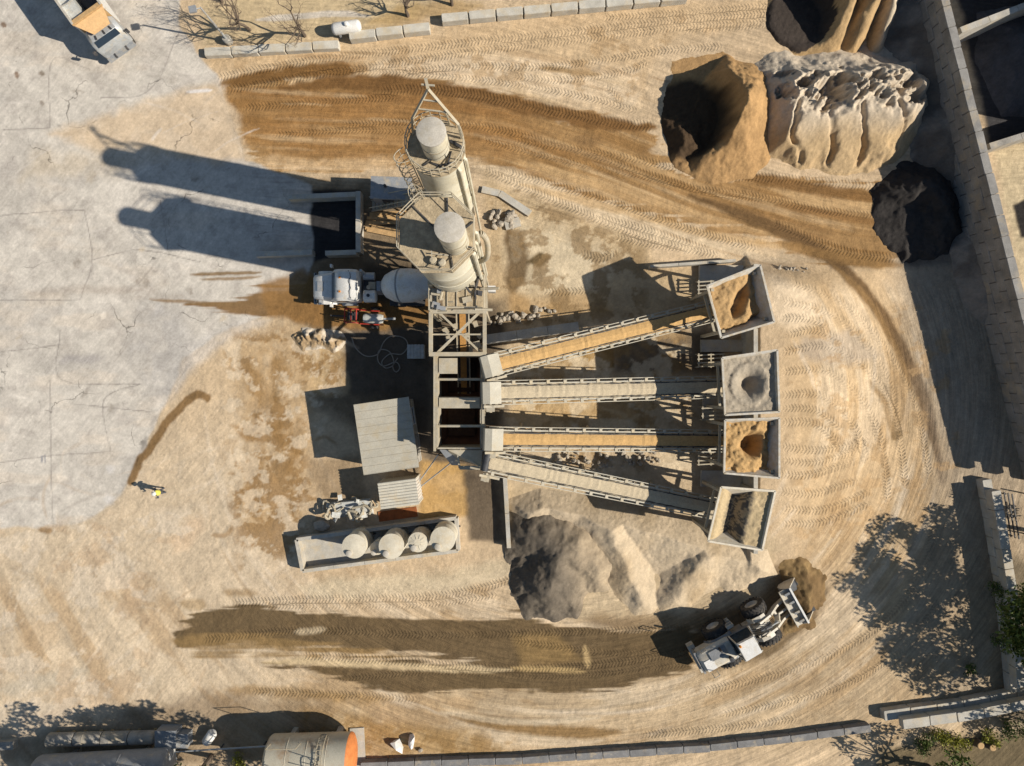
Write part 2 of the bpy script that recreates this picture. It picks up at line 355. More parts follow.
def paint_pave(p):
    i = p.sel(PAVE, 20); u, v = p.warp(i, 3.5, 0.05, 71); m = sst(-2, 2, poly_sd(u, v, PAVE))
    p.mix(i, m, (209,200,181))
    U = p.u[i]; V = p.v[i]
    n = fbm(U*0.012, V*0.03, 72, 4); k = m*sst(0.5, 0.7, n)*0.55; p.mix(i, k, (190,182,166))
    n = fbm(U*0.02, V*0.05, 73, 5); k = m*sst(0.55, 0.72, n)*0.6; p.mix(i, k, (216,202,178))
    n = fbm(U*0.006+V*0.006, (V-U)*0.04, 74, 4); k = m*sst(0.5, 0.75, n)*0.4; p.mix(i, k, (184,175,158))
    n = fbm(U*0.09, V*0.09, 75, 4); k = m*sst(0.58, 0.75, n)*0.35; p.mix(i, k, (168,158,144))
    for q in ([(0,216),(40,212),(84,210)],[(84,210),(92,260),(80,300)],[(0,130),(50,128)],[(50,380),(51,460),(53,528)],[(0,462),(60,455),(110,452)],[(50,128),(52,60),(90,70)],[(92,260),(140,250),(200,262)],[(60,330),(62,380),(140,384)],[(110,452),(104,400),(140,384)],[(0,300),(80,300)],[(180,30),(150,90),(100,98)],[(75,404),(150,412)],[(0,352),(60,345)],[(160,200),(168,250)]):
        p.stroke(q, .55, (150,142,130), .4, .8, .75, .4, taper=False)
    r_ = random.Random(5)
    for k in range(36):
        x, y = r_.uniform(0, 230), r_.uniform(0, 500); w_ = r_.uniform(1, 6); p.stroke([(x,y),(x+w_*r_.uniform(-2,2),y+w_*r_.uniform(-1,1))], w_, r_.choice(((150,142,128),(168,156,136),(134,122,104),(220,214,202),(196,178,146))), w_*.6, w_*.6, r_.uniform(.25,.6), .5, sc=.2, nsc=(.15,.15))
    p.poly([(50,134),(130,106),(215,82),(235,110),(245,160),(200,162),(150,150),(100,152)], (212,188,152), 6, 5, 0.92, 0.15)
    p.poly([(40,150),(180,150),(120,172),(20,180)], (210,192,160), 12, 8, 0.6, 0.4)
    p.poly([(190,340),(250,318),(270,320),(215,352),(188,372),(175,390)], (214,206,190), 6, 3, 0.6)
    p.poly([(140,300),(185,315),(190,370),(165,400),(130,360)], (182,176,164), 12, 8, 0.6, 0.5)
    p.stroke([(186,92),(212,90)], 1.6, (228,220,206), 0.8, 0.5)
    p.stroke([(15,295),(90,290),(180,298)], 5, (176,162,142), 4, 4, 0.5, 0.6, nsc=(0.02,0.2))
    p.stroke([(60,360),(105,357)], 4, (150,144,138), 3, 4, 0.5, 0.5)
    for a in ((0,72),(300,12)): p.stroke([(40,a[1]+a[0]*0.3),(44,a[1]+a[0]*0.3+3)], 2, (110,92,70), 1, 1, 0.7)
    for q in ([(2,22),(6,27)],[(16,72),(18,78)]): p.stroke(q, 2.2, (120,92,66), 1, 1, 0.8)
    for q in ([(42,455),(42,463)],[(45,455),(45,463)]): p.stroke(q, 0.8, (150,148,144), 0.4, 0.1)
def paint_low(p):
    # puddle run-off streaks across the pavement
    p.poly([(185,303),(235,297),(258,288),(305,285),(300,312),(262,318),(225,312)], (136,104,62), 2, 3, 0.95, streak=10)
    p.stroke([(150,300),(200,303),(250,305)], 1.6, (140,112,74), 1, 1.5, 0.8)
    p.stroke([(190,274),(230,273),(262,272)], 1.8, (132,106,70), 1, 1.5, 0.9)
    p.stroke([(200,279),(240,278),(262,276)], 1.5, (140,112,74), 1, 1.5, 0.8)
    p.poly([(258,285),(305,270),(345,300),(430,300),(430,325),(350,330),(300,322),(268,315)], (146,110,64), 4, 4, 0.9)
    # dark damp strips kept on top of the wheel marks
    p.stroke([(690,196),(760,222),(810,246),(850,276),(888,325),(914,375),(930,420),(942,482)], 6.5, (112,86,54), 3, 2, 0.95)
    p.stroke([(830,262),(868,300),(896,350),(912,390)], 3, (150,118,74), 1.5, 1, 0.7)
    p.stroke([(222,84),(300,72),(366,68)], 6, (128,94,52), 3, 3, 0.95)
    p.stroke([(280,88),(340,82),(400,84),(470,94),(540,110),(600,122),(655,128)], 7, (126,92,52), 3, 3, 0.95)
    p.stroke([(740,176),(800,186),(890,200)], 5, (134,100,58), 3, 2, 0.85)
    p.stroke([(775,205),(830,215),(890,225)], 3, (146,110,66), 2, 2, 0.7)
    p.stroke([(780,245),(840,258),(900,266)], 5, (150,116,70), 3, 2, 0.8)
    # dirt left of the sheds: mud stains, curved dribble
    p.stroke([(208,398),(196,395),(178,410),(165,424),(152,445),(140,462),(131,482)], 4.2, (134,104,64), 1.5, 2.5, 0.95, taper=False)
    p.poly([(225,340),(300,325),(330,345),(315,400),(310,470),(300,520),(250,540),(235,480),(245,420)], (190,160,116), 12, 12, 0.75, 0.6)
    for q in ([(252,365),(258,400),(250,440)],[(285,345),(275,400),(282,450)],[(262,450),(250,490),(262,520)],[(300,420),(292,470),(300,500)]):
        p.stroke(q, 8, (158,122,72), 5, 7, 0.7, 0.6)
    p.poly([(300,330),(345,345),(345,395),(310,395)], (206,176,128), 6, 6, 0.7)
    p.poly([(230,425),(262,430),(258,445),(240,440)], (164,130,84), 4, 5, 0.8)
    p.poly([(420,460),(465,466),(470,515),(420,522)], (196,158,98), 3, 3, 0.95, 0.2)
    p.poly([(462,470),(505,478),(508,545),(470,540)], (92,80,64), 4, 3, 0.9)  # shade left of the narrow kerb, painted as dark ground
    p.poly([(310,460),(360,455),(370,500),(330,500),(312,490)], (150,126,92), 5, 4, 0.7)
    p.stroke([(40,531),(52,531)], 3, (150,118,76), 1.5, 2, 0.8)
    p.stroke([(85,545),(100,570)], 1.2, (168,146,116), 1, 1, 0.6)
    p.stroke([(20,650),(60,620)], 14, (196,166,124), 8, 6, 0.4, 0.5)
    p.stroke([(0,690),(40,683),(85,670)], 7, (190,180,156), 4, 3, 0.5)
    p.stroke([(175,550),(200,520)], 10, (214,184,146), 6, 4, 0.5)
    # dark damp gravel bands
    p.stroke([(240,622),(300,612)], 7, (220,200,166), 4, 4, 0.7)
    p.poly([(170,632),(205,612),(260,606),(300,614),(350,616),(430,618),(470,616),(520,612),(560,624),(620,628),(690,622),(705,640),(690,668),(620,690),(540,693),(470,692),(400,690),(350,684),(320,672),(262,660),(300,664),(430,664),(480,662),(420,655),(330,652),(240,640),(180,648)], (106,87,58), 2.0, 3, 0.97, streak=9)
    p.poly([(170,640),(240,630),(330,642),(420,652),(380,656),(270,652),(200,658)], (150,122,78), 4, 4, 0.85, 0.3, nsc=(0.01,0.08), streak=10)
    p.stroke([(262,662),(330,662),(420,668),(512,670)], 3.5, (208,184,140), 2, 2, 0.9)
    p.stroke([(295,632),(325,629)], 3, (196,176,140), 2, 1, 0.8)
    p.poly([(512,632),(560,636),(580,660),(520,664)], (150,122,76), 6, 4, 0.7)
    p.stroke([(585,645),(588,668)], 3, (190,162,112), 2, 1, 0.8)
    p.stroke([(512,668),(560,670),(585,672)], 3, (196,166,112), 2, 1, 0.8)
    p.poly([(560,615),(690,610),(700,628),(620,632)], (128,104,70), 5, 3, 0.8)
    p.poly([(690,600),(800,560),(828,590),(815,625),(770,660),(700,672)], (120,98,66), 6, 4, 0.85)
    p.stroke([(425,577),(480,572),(520,560)], 4, (150,118,72), 3, 3, 0.7)
    p.stroke([(220,690),(300,694),(390,700)], 5, (160,128,80), 4, 4, 0.7, 0.5)
    p.stroke([(450,716),(490,723),(560,732),(620,733)], 6, (140,108,62), 3, 3, 0.85)
    p.stroke([(440,712),(512,722),(600,718)], 3, (214,196,162), 2, 2, 0.6)
    p.stroke([(560,595),(600,592)], 2, (150,122,84), 1, 1, 0.6)
    p.poly([(300,708),(480,735),(520,760),(300,760)], (176,144,94), 8, 8, 0.7, 0.4)
    p.stroke([(180,602),(205,606)], 5, (158,130,86), 3, 3, 0.6); p.stroke([(226,592),(256,594)], 4, (150,120,76), 3, 3, 0.6)
    p.poly([(210,690),(330,700),(340,766),(0,766),(0,745)], (128,106,78), 10, 8, 0.6)  # ground round the lower tanks, painted darker
    # light sand apron below the tank bund
    p.stroke([(300,590),(400,585),(480,575),(530,560)], 10, (212,194,158), 6, 4, 0.8)
    p.poly([(500,480),(720,500),(780,545),(760,600),(690,612),(560,618),(510,590)], (200,178,140), 8, 6, 0.9)
    # shade side: silty ground along the block wall, bays behind
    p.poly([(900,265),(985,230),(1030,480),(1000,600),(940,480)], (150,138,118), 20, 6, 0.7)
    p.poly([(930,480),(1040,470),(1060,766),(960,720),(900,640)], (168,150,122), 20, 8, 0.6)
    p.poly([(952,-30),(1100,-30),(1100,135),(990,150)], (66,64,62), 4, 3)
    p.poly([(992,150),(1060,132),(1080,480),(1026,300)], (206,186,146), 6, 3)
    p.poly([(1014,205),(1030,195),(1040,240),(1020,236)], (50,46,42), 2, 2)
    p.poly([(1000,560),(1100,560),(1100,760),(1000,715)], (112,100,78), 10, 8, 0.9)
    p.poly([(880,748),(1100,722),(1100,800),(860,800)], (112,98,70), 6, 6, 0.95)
def scratches(p):
    r_ = random.Random(77)
    def go(pts, w, lo, hi, op):
        p.stroke(pts, w, lo if r_.random() < .5 else hi, w*.6, 1.0, op*r_.uniform(.4, 1), 0.5, seed=300+r_.randrange(40), nsc=(.05,.05))
    for k in range(110):                       # wheel sweeps round the lower and right side
        th0 = r_.uniform(-.35, 2.7); e0 = r_.uniform(200, 345); ln = r_.uniform(.12, .5); dr = r_.uniform(-12, 12)
        pts = [(560+1.15*(e0+dr*t)*math.cos(th0+ln*t), 400+(e0+dr*t)*math.sin(th0+ln*t)) for t in (0,.33,.66,1)]
        if min(q[0] for q in pts) < 120: continue
        go(pts, r_.uniform(.7, 2.6), (164,136,98), (222,206,178), .38)
    for k in range(70):                        # along the haul road and the sand beside it
        x = r_.uniform(230, 800); dy = r_.uniform(-75, 55); ln = r_.uniform(40, 170)
        g_ = lambda xx: float(np.interp(xx, [150,260,400,500,600,700,850,1000], [95,105,112,125,155,195,235,250]))*(1 if dy > -40 else .6) + (0 if dy > -40 else 45)
        go([(x+ln*t, g_(x+ln*t)+dy) for t in (0,.33,.66,1)], r_.uniform(.8, 2.8), (150,112,68), (210,182,138), .45)
    for k in range(110):                       # lower-left yard, criss-cross turns
        x = r_.uniform(-10, 300); y = r_.uniform(440, 720); a = r_.choice((.3,-.5,-.8,1.9,2.1)) + r_.uniform(-.25,.25); ln = r_.uniform(20, 90); cv_ = r_.uniform(-.6,.6)
        go([(x+ln*t*math.cos(a+cv_*t), y+ln*t*math.sin(a+cv_*t)) for t in (0,.33,.66,1)], r_.uniform(.6, 2.2), (178,150,114), (222,206,178), .35)
    for k in range(70):                        # scuffs on the pavement
        x = r_.uniform(-10, 220); y = r_.uniform(0, 510)
        if poly_sd(np.array([x]), np.array([y]), PAVE)[0] < 14: continue
        a = r_.choice((-.9,-.7,.05,2.2)) + r_.uniform(-.2,.2); ln = r_.uniform(15, 70)
        go([(x+ln*t*math.cos(a+.15*t), y+ln*t*math.sin(a+.15*t)) for t in (0,.5,1)], r_.uniform(.5, 1.6), (170,160,144), (224,214,196), .5)
    for k in range(60):                        # trampled patches round the sheds and conveyors
        x = r_.uniform(215, 330); y = r_.uniform(330, 560); a = r_.uniform(0, 6.28); ln = r_.uniform(8, 40)
        go([(x, y), (x+ln*.5*math.cos(a), y+ln*.5*math.sin(a)), (x+ln*math.cos(a+.5), y+ln*math.sin(a+.5))], r_.uniform(1, 5), (158,124,78), (222,200,164), .6)
    for k in range(40):
        x = r_.uniform(500, 690); y = r_.uniform(330, 480); a = r_.uniform(-.4, .4); ln = r_.uniform(10, 50)
        go([(x, y), (x+ln*.5*math.cos(a), y+ln*.5*math.sin(a)), (x+ln*math.cos(a+.5), y+ln*math.sin(a+.5))], r_.uniform(1, 4), (168,136,90), (226,206,166), .6)
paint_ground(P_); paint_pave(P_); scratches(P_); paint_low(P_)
def fine(p, a=0.16):
    n = fbm(p.x*2.3, p.y*2.3, 80, 4); m = fbm(p.x*9.0, p.y*9.0, 81, 2); b = fbm(p.x*0.5, p.y*0.5, 82, 4)
    p.mult(np.clip(1 + a*2*(n-0.5) + a*1.2*(m-0.5) + 0.22*(b-0.5), 0.5, 1.5))
    p.col[:, 2] *= 1.07
    p.col = np.clip(p.col, 0.01, 0.8)
def mottle(p):
    for pts, c, sc, thr, op, seed in (([(212,335),(300,322),(350,345),(345,395),(312,398),(312,470),(330,500),(300,560),(235,575),(222,480),(245,420)], (150,116,70), .05, .52, .75, 201), ([(212,335),(300,322),(350,345),(345,395),(312,470),(300,560),(235,575),(222,480)], (226,206,172), .06, .58, .6, 202),
        ([(485,165),(650,245),(655,320),(500,345),(486,250)], (142,116,78), .05, .55, .7, 203), ([(500,340),(690,320),(700,480),(500,470)], (164,132,84), .05, .56, .6, 204), ([(500,340),(690,320),(700,480),(500,470)], (226,208,172), .045, .56, .6, 205),
        ([(-20,520),(220,500),(160,600),(160,690),(-20,760)], (190,162,126), .03, .58, .45, 206), ([(-20,520),(220,500),(160,600),(160,690),(-20,760)], (220,204,176), .035, .57, .5, 207), ([(205,60),(380,42),(660,10),(780,10),(650,60),(640,110),(430,78),(215,76)], (182,150,106), .05, .58, .6, 208),
        ([(300,705),(520,735),(520,760),(300,760)], (150,116,66), .06, .5, .6, 209), ([(620,690),(1000,600),(1000,720),(600,740)], (178,152,114), .04, .57, .5, 210), ([(780,300),(960,300),(970,480),(880,600),(790,540)], (180,148,104), .05, .6, .6, 211)):
        i = p.sel(pts, 10); m = sst(thr-.03, thr+.05, fbm(p.u[i]*sc, p.v[i]*sc*1.2, seed, 6, .62))*sst(-4, 14, poly_sd(p.u[i], p.v[i], pts))*op; p.mix(i, m, c)
mottle(P_); fine(P_)
TRACKS = [([(215,78),(300,62),(380,52),(470,42),(560,33),(660,22),(770,13),(900,6)],4.5,1),([(225,90),(310,76),(400,62),(500,48),(590,38),(680,27),(770,22)],4.5,1),
 ([(400,72),(470,66),(540,67),(600,60),(660,51),(725,46)],4,1),([(512,76),(560,80),(620,72),(650,60)],4,1),([(300,70),(420,74),(512,84),(580,96),(640,112)],3.5,.7),
 ([(378,91),(440,90),(520,104),(600,120),(655,127)],5.5,1),([(512,140),(580,150),(640,160),(680,170)],4,1),([(240,108),(330,101),(400,97)],4,.8),([(340,125),(420,122),(500,130),(600,158),(700,190),(770,200)],4,.8),
 ([(700,179),(760,177),(830,183),(885,187)],5,1),([(690,188),(760,197),(820,210),(885,216)],4,.9),([(770,222),(840,250),(898,259)],5,1),([(500,170),(600,198),(680,226),(760,250)],4,.9),([(480,168),(560,203),(640,236),(720,256)],4.5,.9),([(580,215),(640,228),(710,250)],4,.9),
 ([(780,352),(830,346),(870,372),(895,420),(905,490)],4.5,1),([(780,372),(825,370),(858,395),(880,440),(888,505)],4.5,1),([(780,395),(820,395),(850,420),(868,465)],4.5,1),([(780,408),(815,410),(845,432)],4,.9),([(780,422),(815,424),(842,447)],4.5,1),([(780,446),(820,450),(872,440)],4.5,1),([(780,460),(815,462),(866,448)],4,1),
 ([(776,474),(812,474),(862,458)],4.5,1),([(776,490),(812,494),(862,478)],4.5,1),([(780,508),(822,510),(872,490)],4.5,1),([(780,524),(822,522),(872,502)],4,.9),([(780,300),(840,318),(885,375),(900,440)],4.5,.8),([(790,282),(850,308),(908,388),(930,480)],4,.7),([(785,335),(815,330),(850,345)],4.5,1),([(780,318),(806,318),(832,326)],4.5,1),
 ([(230,603),(320,599),(420,597),(480,588),(525,574)],4.5,1),([(260,606),(340,606),(430,604),(500,594)],3.5,.6),([(200,640),(300,630),(430,635),(560,632),(690,628)],4,.8),([(300,655),(400,661),(512,669),(620,662),(705,648)],4.5,1),([(330,680),(430,672),(560,676),(690,664)],3.5,.5),
 ([(250,691),(350,695),(425,700)],4,.8),([(640,735),(720,728),(800,718)],4,1),([(700,692),(800,667),(870,632),(912,590),(932,540),(932,500)],4.5,.7),([(720,715),(830,690),(900,650),(942,600)],4,.6),([(512,640),(600,652),(690,655)],3.5,.7),([(540,290),(560,292),(605,288)],4,.8),([(575,252),(600,258),(620,246)],5,.9),([(612,236),(650,244),(700,250)],4,.9),([(680,30),(760,25),(830,20)],4,.8),([(600,80),(622,105)],4,.6),([(480,140),(560,160),(640,176),(740,200)],3.5,.5),([(600,18),(690,12),(780,4)],3.5,.7),([(270,135),(360,130),(440,136)],3.5,.5)]
def treads(p):
    tu = np.zeros(p.u.size); tv = np.zeros(p.u.size); tm = np.zeros(p.u.size); best = np.zeros(p.u.size)
    for pts, w, s in TRACKS:
        P = catmull(pts); i = p.sel(P, w+4); d, a, sg, L = line_dist(p.u[i], p.v[i], P)
        m = (1 - sst(w*0.62, w*1.08, d)) * s * sst(0, 12, a) * (1 - sst(L-12, L, a)) * (0.45+0.75*sst(0.35, 0.6, fbm(p.u[i]*0.03, p.v[i]*0.03, 90, 3)))
        scr = np.maximum(m, 1e-3*(1-d/(w+4))); q = scr > best[i]; j = i[q]; best[j] = scr[q]; tu[j] = a[q]*S; tv[j] = sg[q]/w; tm[j] = np.clip(m[q], 0, 1)
    return tu, tv, tm
TU, TV, TM = treads(P_)
GZf = GZ.ravel()
def flow(p):                                  # coordinates along and across the direction of traffic, in metres
    u, v = p.u, p.v; e = np.sqrt(((u-560)/1.15)**2 + (v-400)**2); th = np.arctan2(v-400, u-560)
    g = np.interp(u, [150,260,400,500,600,700,850,1000], [95,105,112,125,155,195,235,250])
    low = np.clip(sst(575, 600, v) + sst(800, 830, u)*sst(275, 300, v), 0, 1)*sst(210, 340, u); top = (1-sst(225, 260, v))*sst(240, 262, u)*(1-low)
    dg = (1-low)*(1-top)*(1-sst(215, 245, u)); fa = np.where(low > .01, th*260*S, np.where(top > .01, u*S, (u*.62-v*.78)*S)); fb = np.where(low > .01, e*S, np.where(top > .01, (v-g)*S, (u*.78+v*.62)*S))
    return fa, fb, low + .8*top + .38*dg
FA, FB, FS = flow(P_)
def vcol(me, rgb):
    a = me.color_attributes.new('Col', 'FLOAT_COLOR', 'POINT'); d = np.ones((len(rgb), 4), np.float32); d[:, :3] = rgb; a.data.foreach_set('color', d.ravel())
def fattr(me, name, val):
    a = me.attributes.new(name, 'FLOAT', 'POINT'); a.data.foreach_set('value', np.asarray(val, np.float32))
def grid_mesh(name, co, quads):
    me = bpy.data.meshes.new(name); me.vertices.add(len(co)); me.vertices.foreach_set('co', np.asarray(co, np.float32).ravel())
    n = len(quads); me.loops.add(n*4); me.loops.foreach_set('vertex_index', quads.astype(np.int32).ravel())
    me.polygons.add(n); me.polygons.foreach_set('loop_start', np.arange(0, n*4, 4, dtype=np.int32))
    me.polygons.foreach_set('use_smooth', np.ones(n, bool)); me.update(); me.validate(); return me
def soil_mat():
    m = bpy.data.materials.new('soil'); m.use_nodes = True; N = m.node_tree.nodes; L = m.node_tree.links
    p = N['Principled BSDF']; p.inputs['Roughness'].default_value = 0.93; p.inputs['Specular IOR Level'].default_value = 0.15
    def att(n):
        a = N.new('ShaderNodeAttribute'); a.attribute_name = n; return a
    def math_(op, a, b=None):
        q = N.new('ShaderNodeMath'); q.operation = op
        for i, x in enumerate((a, b)):
            if x is None: continue
            if isinstance(x, (int, float)): q.inputs[i].default_value = x
            else: L.new(x, q.inputs[i])
        return q.outputs[0]
    geo = N.new('ShaderNodeNewGeometry'); c = att('Col')
    def noise(sc, det, ro=0.6):
        n = N.new('ShaderNodeTexNoise'); n.inputs['Scale'].default_value = sc; n.inputs['Detail'].default_value = det; n.inputs['Roughness'].default_value = ro
        L.new(geo.outputs['Position'], n.inputs['Vector']); return n.outputs[0]
    n1 = noise(5.0, 6, 0.7); n2 = noise(28.0, 3, 0.7); n3 = noise(0.9, 5)
    def rng(x, a, b, lo, hi):
        r = N.new('ShaderNodeMapRange'); r.inputs[1].default_value = a; r.inputs[2].default_value = b; r.inputs[3].default_value = lo; r.inputs[4].default_value = hi; L.new(x, r.inputs[0]); return r.outputs[0]
    f = math_('MULTIPLY', rng(n1, 0.3, 0.7, 0.87, 1.12), rng(n2, 0.3, 0.7, 0.86, 1.12))
    f = math_('MULTIPLY', f, rng(n3, 0.3, 0.7, 0.93, 1.07))
    # crisp wheel streaks along the flow of traffic
    fx = N.new('ShaderNodeCombineXYZ'); L.new(math_('MULTIPLY', att('fa').outputs['Fac'], 0.35), fx.inputs[0]); L.new(math_('MULTIPLY', att('fb').outputs['Fac'], 4.5), fx.inputs[1])
    sn = N.new('ShaderNodeTexNoise'); sn.inputs['Scale'].default_value = 1.0; sn.inputs['Detail'].default_value = 5; sn.inputs['Roughness'].default_value = 0.65; L.new(fx.outputs[0], sn.inputs['Vector'])
    stk = rng(sn.outputs[0], 0.3, 0.7, -0.24, 0.24); stk = math_('MULTIPLY', stk, att('fs').outputs['Fac']); f = math_('MULTIPLY', f, math_('ADD', 1.0, stk))
    # hairline cracks and joints where there is pavement
    vo = N.new('ShaderNodeTexVoronoi'); vo.feature = 'DISTANCE_TO_EDGE'; vo.inputs['Scale'].default_value = 0.16
    wp = N.new('ShaderNodeTexNoise'); wp.inputs['Scale'].default_value = 0.7; wp.inputs['Detail'].default_value = 5; L.new(geo.outputs['Position'], wp.inputs['Vector'])
    av = N.new('ShaderNodeMix'); av.data_type = 'VECTOR'; av.inputs[0].default_value = 0.25
    vm = N.new('ShaderNodeVectorMath'); vm.operation = 'MULTIPLY_ADD'; vm.inputs[1].default_value = (2.4, 2.4, 0); L.new(wp.outputs['Color'], vm.inputs[0]); L.new(geo.outputs['Position'], vm.inputs[2]); L.new(vm.outputs[0], vo.inputs['Vector'])
    ck = math_('MULTIPLY', rng(vo.outputs['Distance'], 0.002, 0.007, 1.0, 0.0), rng(noise(0.35, 3), 0.50, 0.60, 0.0, 0.55))
    ck = math_('MULTIPLY', ck, att('pave').outputs['Fac'])
    f = math_('MULTIPLY', f, math_('SUBTRACT', 1.0, ck))
    # tyre lugs
    tu = att('tu').outputs['Fac']; tv = att('tv').outputs['Fac']; tm = att('tm').outputs['Fac']
    av_ = math_('ABSOLUTE', tv)
    ph = math_('ADD', math_('DIVIDE', tu, 0.25), math_('ADD', math_('MULTIPLY', av_, 0.75), rng(n3, 0, 1, 0, 0.5)))
    wv = math_('SINE', math_('MULTIPLY', ph, 2*math.pi))
    lug = rng(wv, -0.25, 0.35, 0.0, 1.0)
    lug = math_('MULTIPLY', math_('MULTIPLY', lug, rng(av_, 0.05, 0.2, 0.3, 1.0)), tm)
    f = math_('MULTIPLY', f, math_('SUBTRACT', 1.0, math_('MULTIPLY', lug, 0.16)))
    mx = N.new('ShaderNodeMix'); mx.data_type = 'RGBA'; mx.blend_type = 'MULTIPLY'; mx.inputs[0].default_value = 1.0
    L.new(c.outputs['Color'], mx.inputs[6]); L.new(f, mx.inputs[7]); L.new(mx.outputs[2], p.inputs['Base Color'])
    soft = math_('SUBTRACT', 1.0, math_('MULTIPLY', att('pave').outputs['Fac'], 0.75))
    h = math_('MULTIPLY', math_('ADD', math_('MULTIPLY', n1, 0.05), math_('MULTIPLY', n2, 0.022)), soft)
    h = math_('ADD', h, math_('MULTIPLY', math_('MULTIPLY', sn.outputs[0], math_('MULTIPLY', att('fs').outputs['Fac'], soft)), 0.07))
    h = math_('SUBTRACT', h, math_('MULTIPLY', lug, 0.06))
    b = N.new('ShaderNodeBump'); b.inputs['Strength'].default_value = 0.9; b.inputs['Distance'].default_value = 1.0
    L.new(h, b.inputs['Height']); L.new(b.outputs[0], p.inputs['Normal'])
    return m
M_soil = soil_mat()
nx, ny = GX.shape; idx = np.arange(nx*ny).reshape(nx, ny)
quads = np.stack([idx[:-1,:-1], idx[1:,:-1], idx[1:,1:], idx[:-1,1:]], -1).reshape(-1, 4)
pv = sst(-4, 6, poly_sd(P_.u, P_.v, PAVE))
cu = P_.u[quads].mean(1); cv = P_.v[quads].mean(1)
in_p = poly_sd(cu, cv, PAVE) > 0; in_r = (poly_sd(cu, cv, ROAD) > 0) & ~in_p
CO = np.stack([GX.ravel(), GY.ravel(), GZf], -1)
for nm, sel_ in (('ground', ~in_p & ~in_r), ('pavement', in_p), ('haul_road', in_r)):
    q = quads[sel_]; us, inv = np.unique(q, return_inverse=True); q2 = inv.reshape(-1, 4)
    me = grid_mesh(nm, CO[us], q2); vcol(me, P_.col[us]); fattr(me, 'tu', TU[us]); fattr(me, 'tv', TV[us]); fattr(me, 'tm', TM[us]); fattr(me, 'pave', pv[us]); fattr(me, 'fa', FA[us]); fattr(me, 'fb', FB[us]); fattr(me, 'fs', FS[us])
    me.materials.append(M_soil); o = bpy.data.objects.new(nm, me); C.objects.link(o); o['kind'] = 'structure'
# ---------------------------------------------------------------- stockpiles (height fields standing on the ground)
def pile(name, label, cat, box, zf, colf, step=0.085, group=None, amp=0.16):
    """box = u0,v0,u1,v1 in ground pixels; zf(u,v) = height above the local ground, negative outside"""
    x0 = (box[0]-512)*S; x1 = (box[2]-512)*S; y0 = (383-box[3])*S; y1 = (383-box[1])*S
    X, Y = np.meshgrid(np.arange(x0, x1, step), np.arange(y0, y1, step), indexing='ij')
    u = 512 + X/S; v = 383 - Y/S
    hgt = zf(u, v); hgt = hgt + np.where(hgt > 0.05, 0.05*(fbm(X*3.1, Y*3.1, 140, 3)-0.5) + 0.05*(fbm(X*9, Y*9, 141, 2)-0.5), 0)
    Z = macro(X, Y) + relief(X, Y) + hgt
    n0, n1 = X.shape; id_ = np.arange(n0*n1).reshape(n0, n1)
    q = np.stack([id_[:-1,:-1], id_[1:,:-1], id_[1:,1:], id_[:-1,1:]], -1).reshape(-1, 4)
    q = q[hgt.ravel()[q].max(1) > 0.0]
    us, inv = np.unique(q, return_inverse=True)
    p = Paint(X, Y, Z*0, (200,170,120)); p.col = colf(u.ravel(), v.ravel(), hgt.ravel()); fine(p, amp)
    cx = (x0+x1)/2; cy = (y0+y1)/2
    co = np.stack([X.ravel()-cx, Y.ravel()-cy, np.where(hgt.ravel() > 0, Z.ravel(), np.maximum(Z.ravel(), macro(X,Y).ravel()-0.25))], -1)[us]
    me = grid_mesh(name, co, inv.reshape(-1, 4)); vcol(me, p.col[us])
    for a in ('tu', 'tv', 'tm', 'pave', 'fa', 'fb', 'fs'): fattr(me, a, np.zeros(len(us)))
    me.materials.append(M_soil); o = bpy.data.objects.new(name, me); C.objects.link(o); o.location = (cx, cy, 0); XF[o.name] = Matrix.Translation((cx, cy, 0))
    return tag(o, label, cat, group)
def mixc(a, b, m): return alb(*a)*(1-m[:,None]) + alb(*b)*m[:,None]
def rim(sd, slope, top): return np.where(sd > 0, np.minimum(sd*S*slope, top), sd*S*0.6)
def wpx(u, v, amp, sc, seed): return u + amp*2*(fbm(u*sc, v*sc, seed, 4)-0.5), v + amp*2*(fbm(u*sc, v*sc, seed+1, 4)-0.5)
def softmin(a, b, k):
    h = np.clip(0.5 + 0.5*(b-a)/k, 0, 1); return b*(1-h) + a*h - k*h*(1-h)
# brown sand heap scooped out by the loader
def z_scoop(u, v):
    a, b = wpx(u, v, 4, 0.05, 101)
    sd = poly_sd(a, b, [(672,62),(722,52),(770,70),(790,110),(775,150),(752,178),(712,184),(694,180),(672,164),(662,132),(664,100),(672,76)])
    z = softmin(sd*S*(0.62+.4*(1-sst(740,775,u))*(1-sst(140,165,v))), 3.9 + 0*u, 0.7) + 1.0*(fbm(u*0.05, v*0.05, 102, 5, .6)-0.5)*sst(0, 20, sd)
    z = z - 4.2*(1-sst(668, 716, u + .3*(v-110)))*sst(0, 6, sd)
    z = np.where(sd > 0, np.maximum(z, sd*S*.06), z)
    lump = 1.0 - np.hypot((a-680)/1.1, b-140)*S*.5; lump = lump + .5*(fbm(u*.14, v*.14, 172, 3)-.5)
    r = np.hypot((a-683)/1.0, (b-120)/1.05)
    bowl = sst(33, 46, r)
    floor = 0.1 + 0.25*fbm(u*0.06, v*0.06, 104, 3)
    return np.where(sd > 0, np.maximum(np.minimum(z, floor + (z-floor)*bowl), np.minimum(lump, sd*S*.8)), sd*S*0.6)
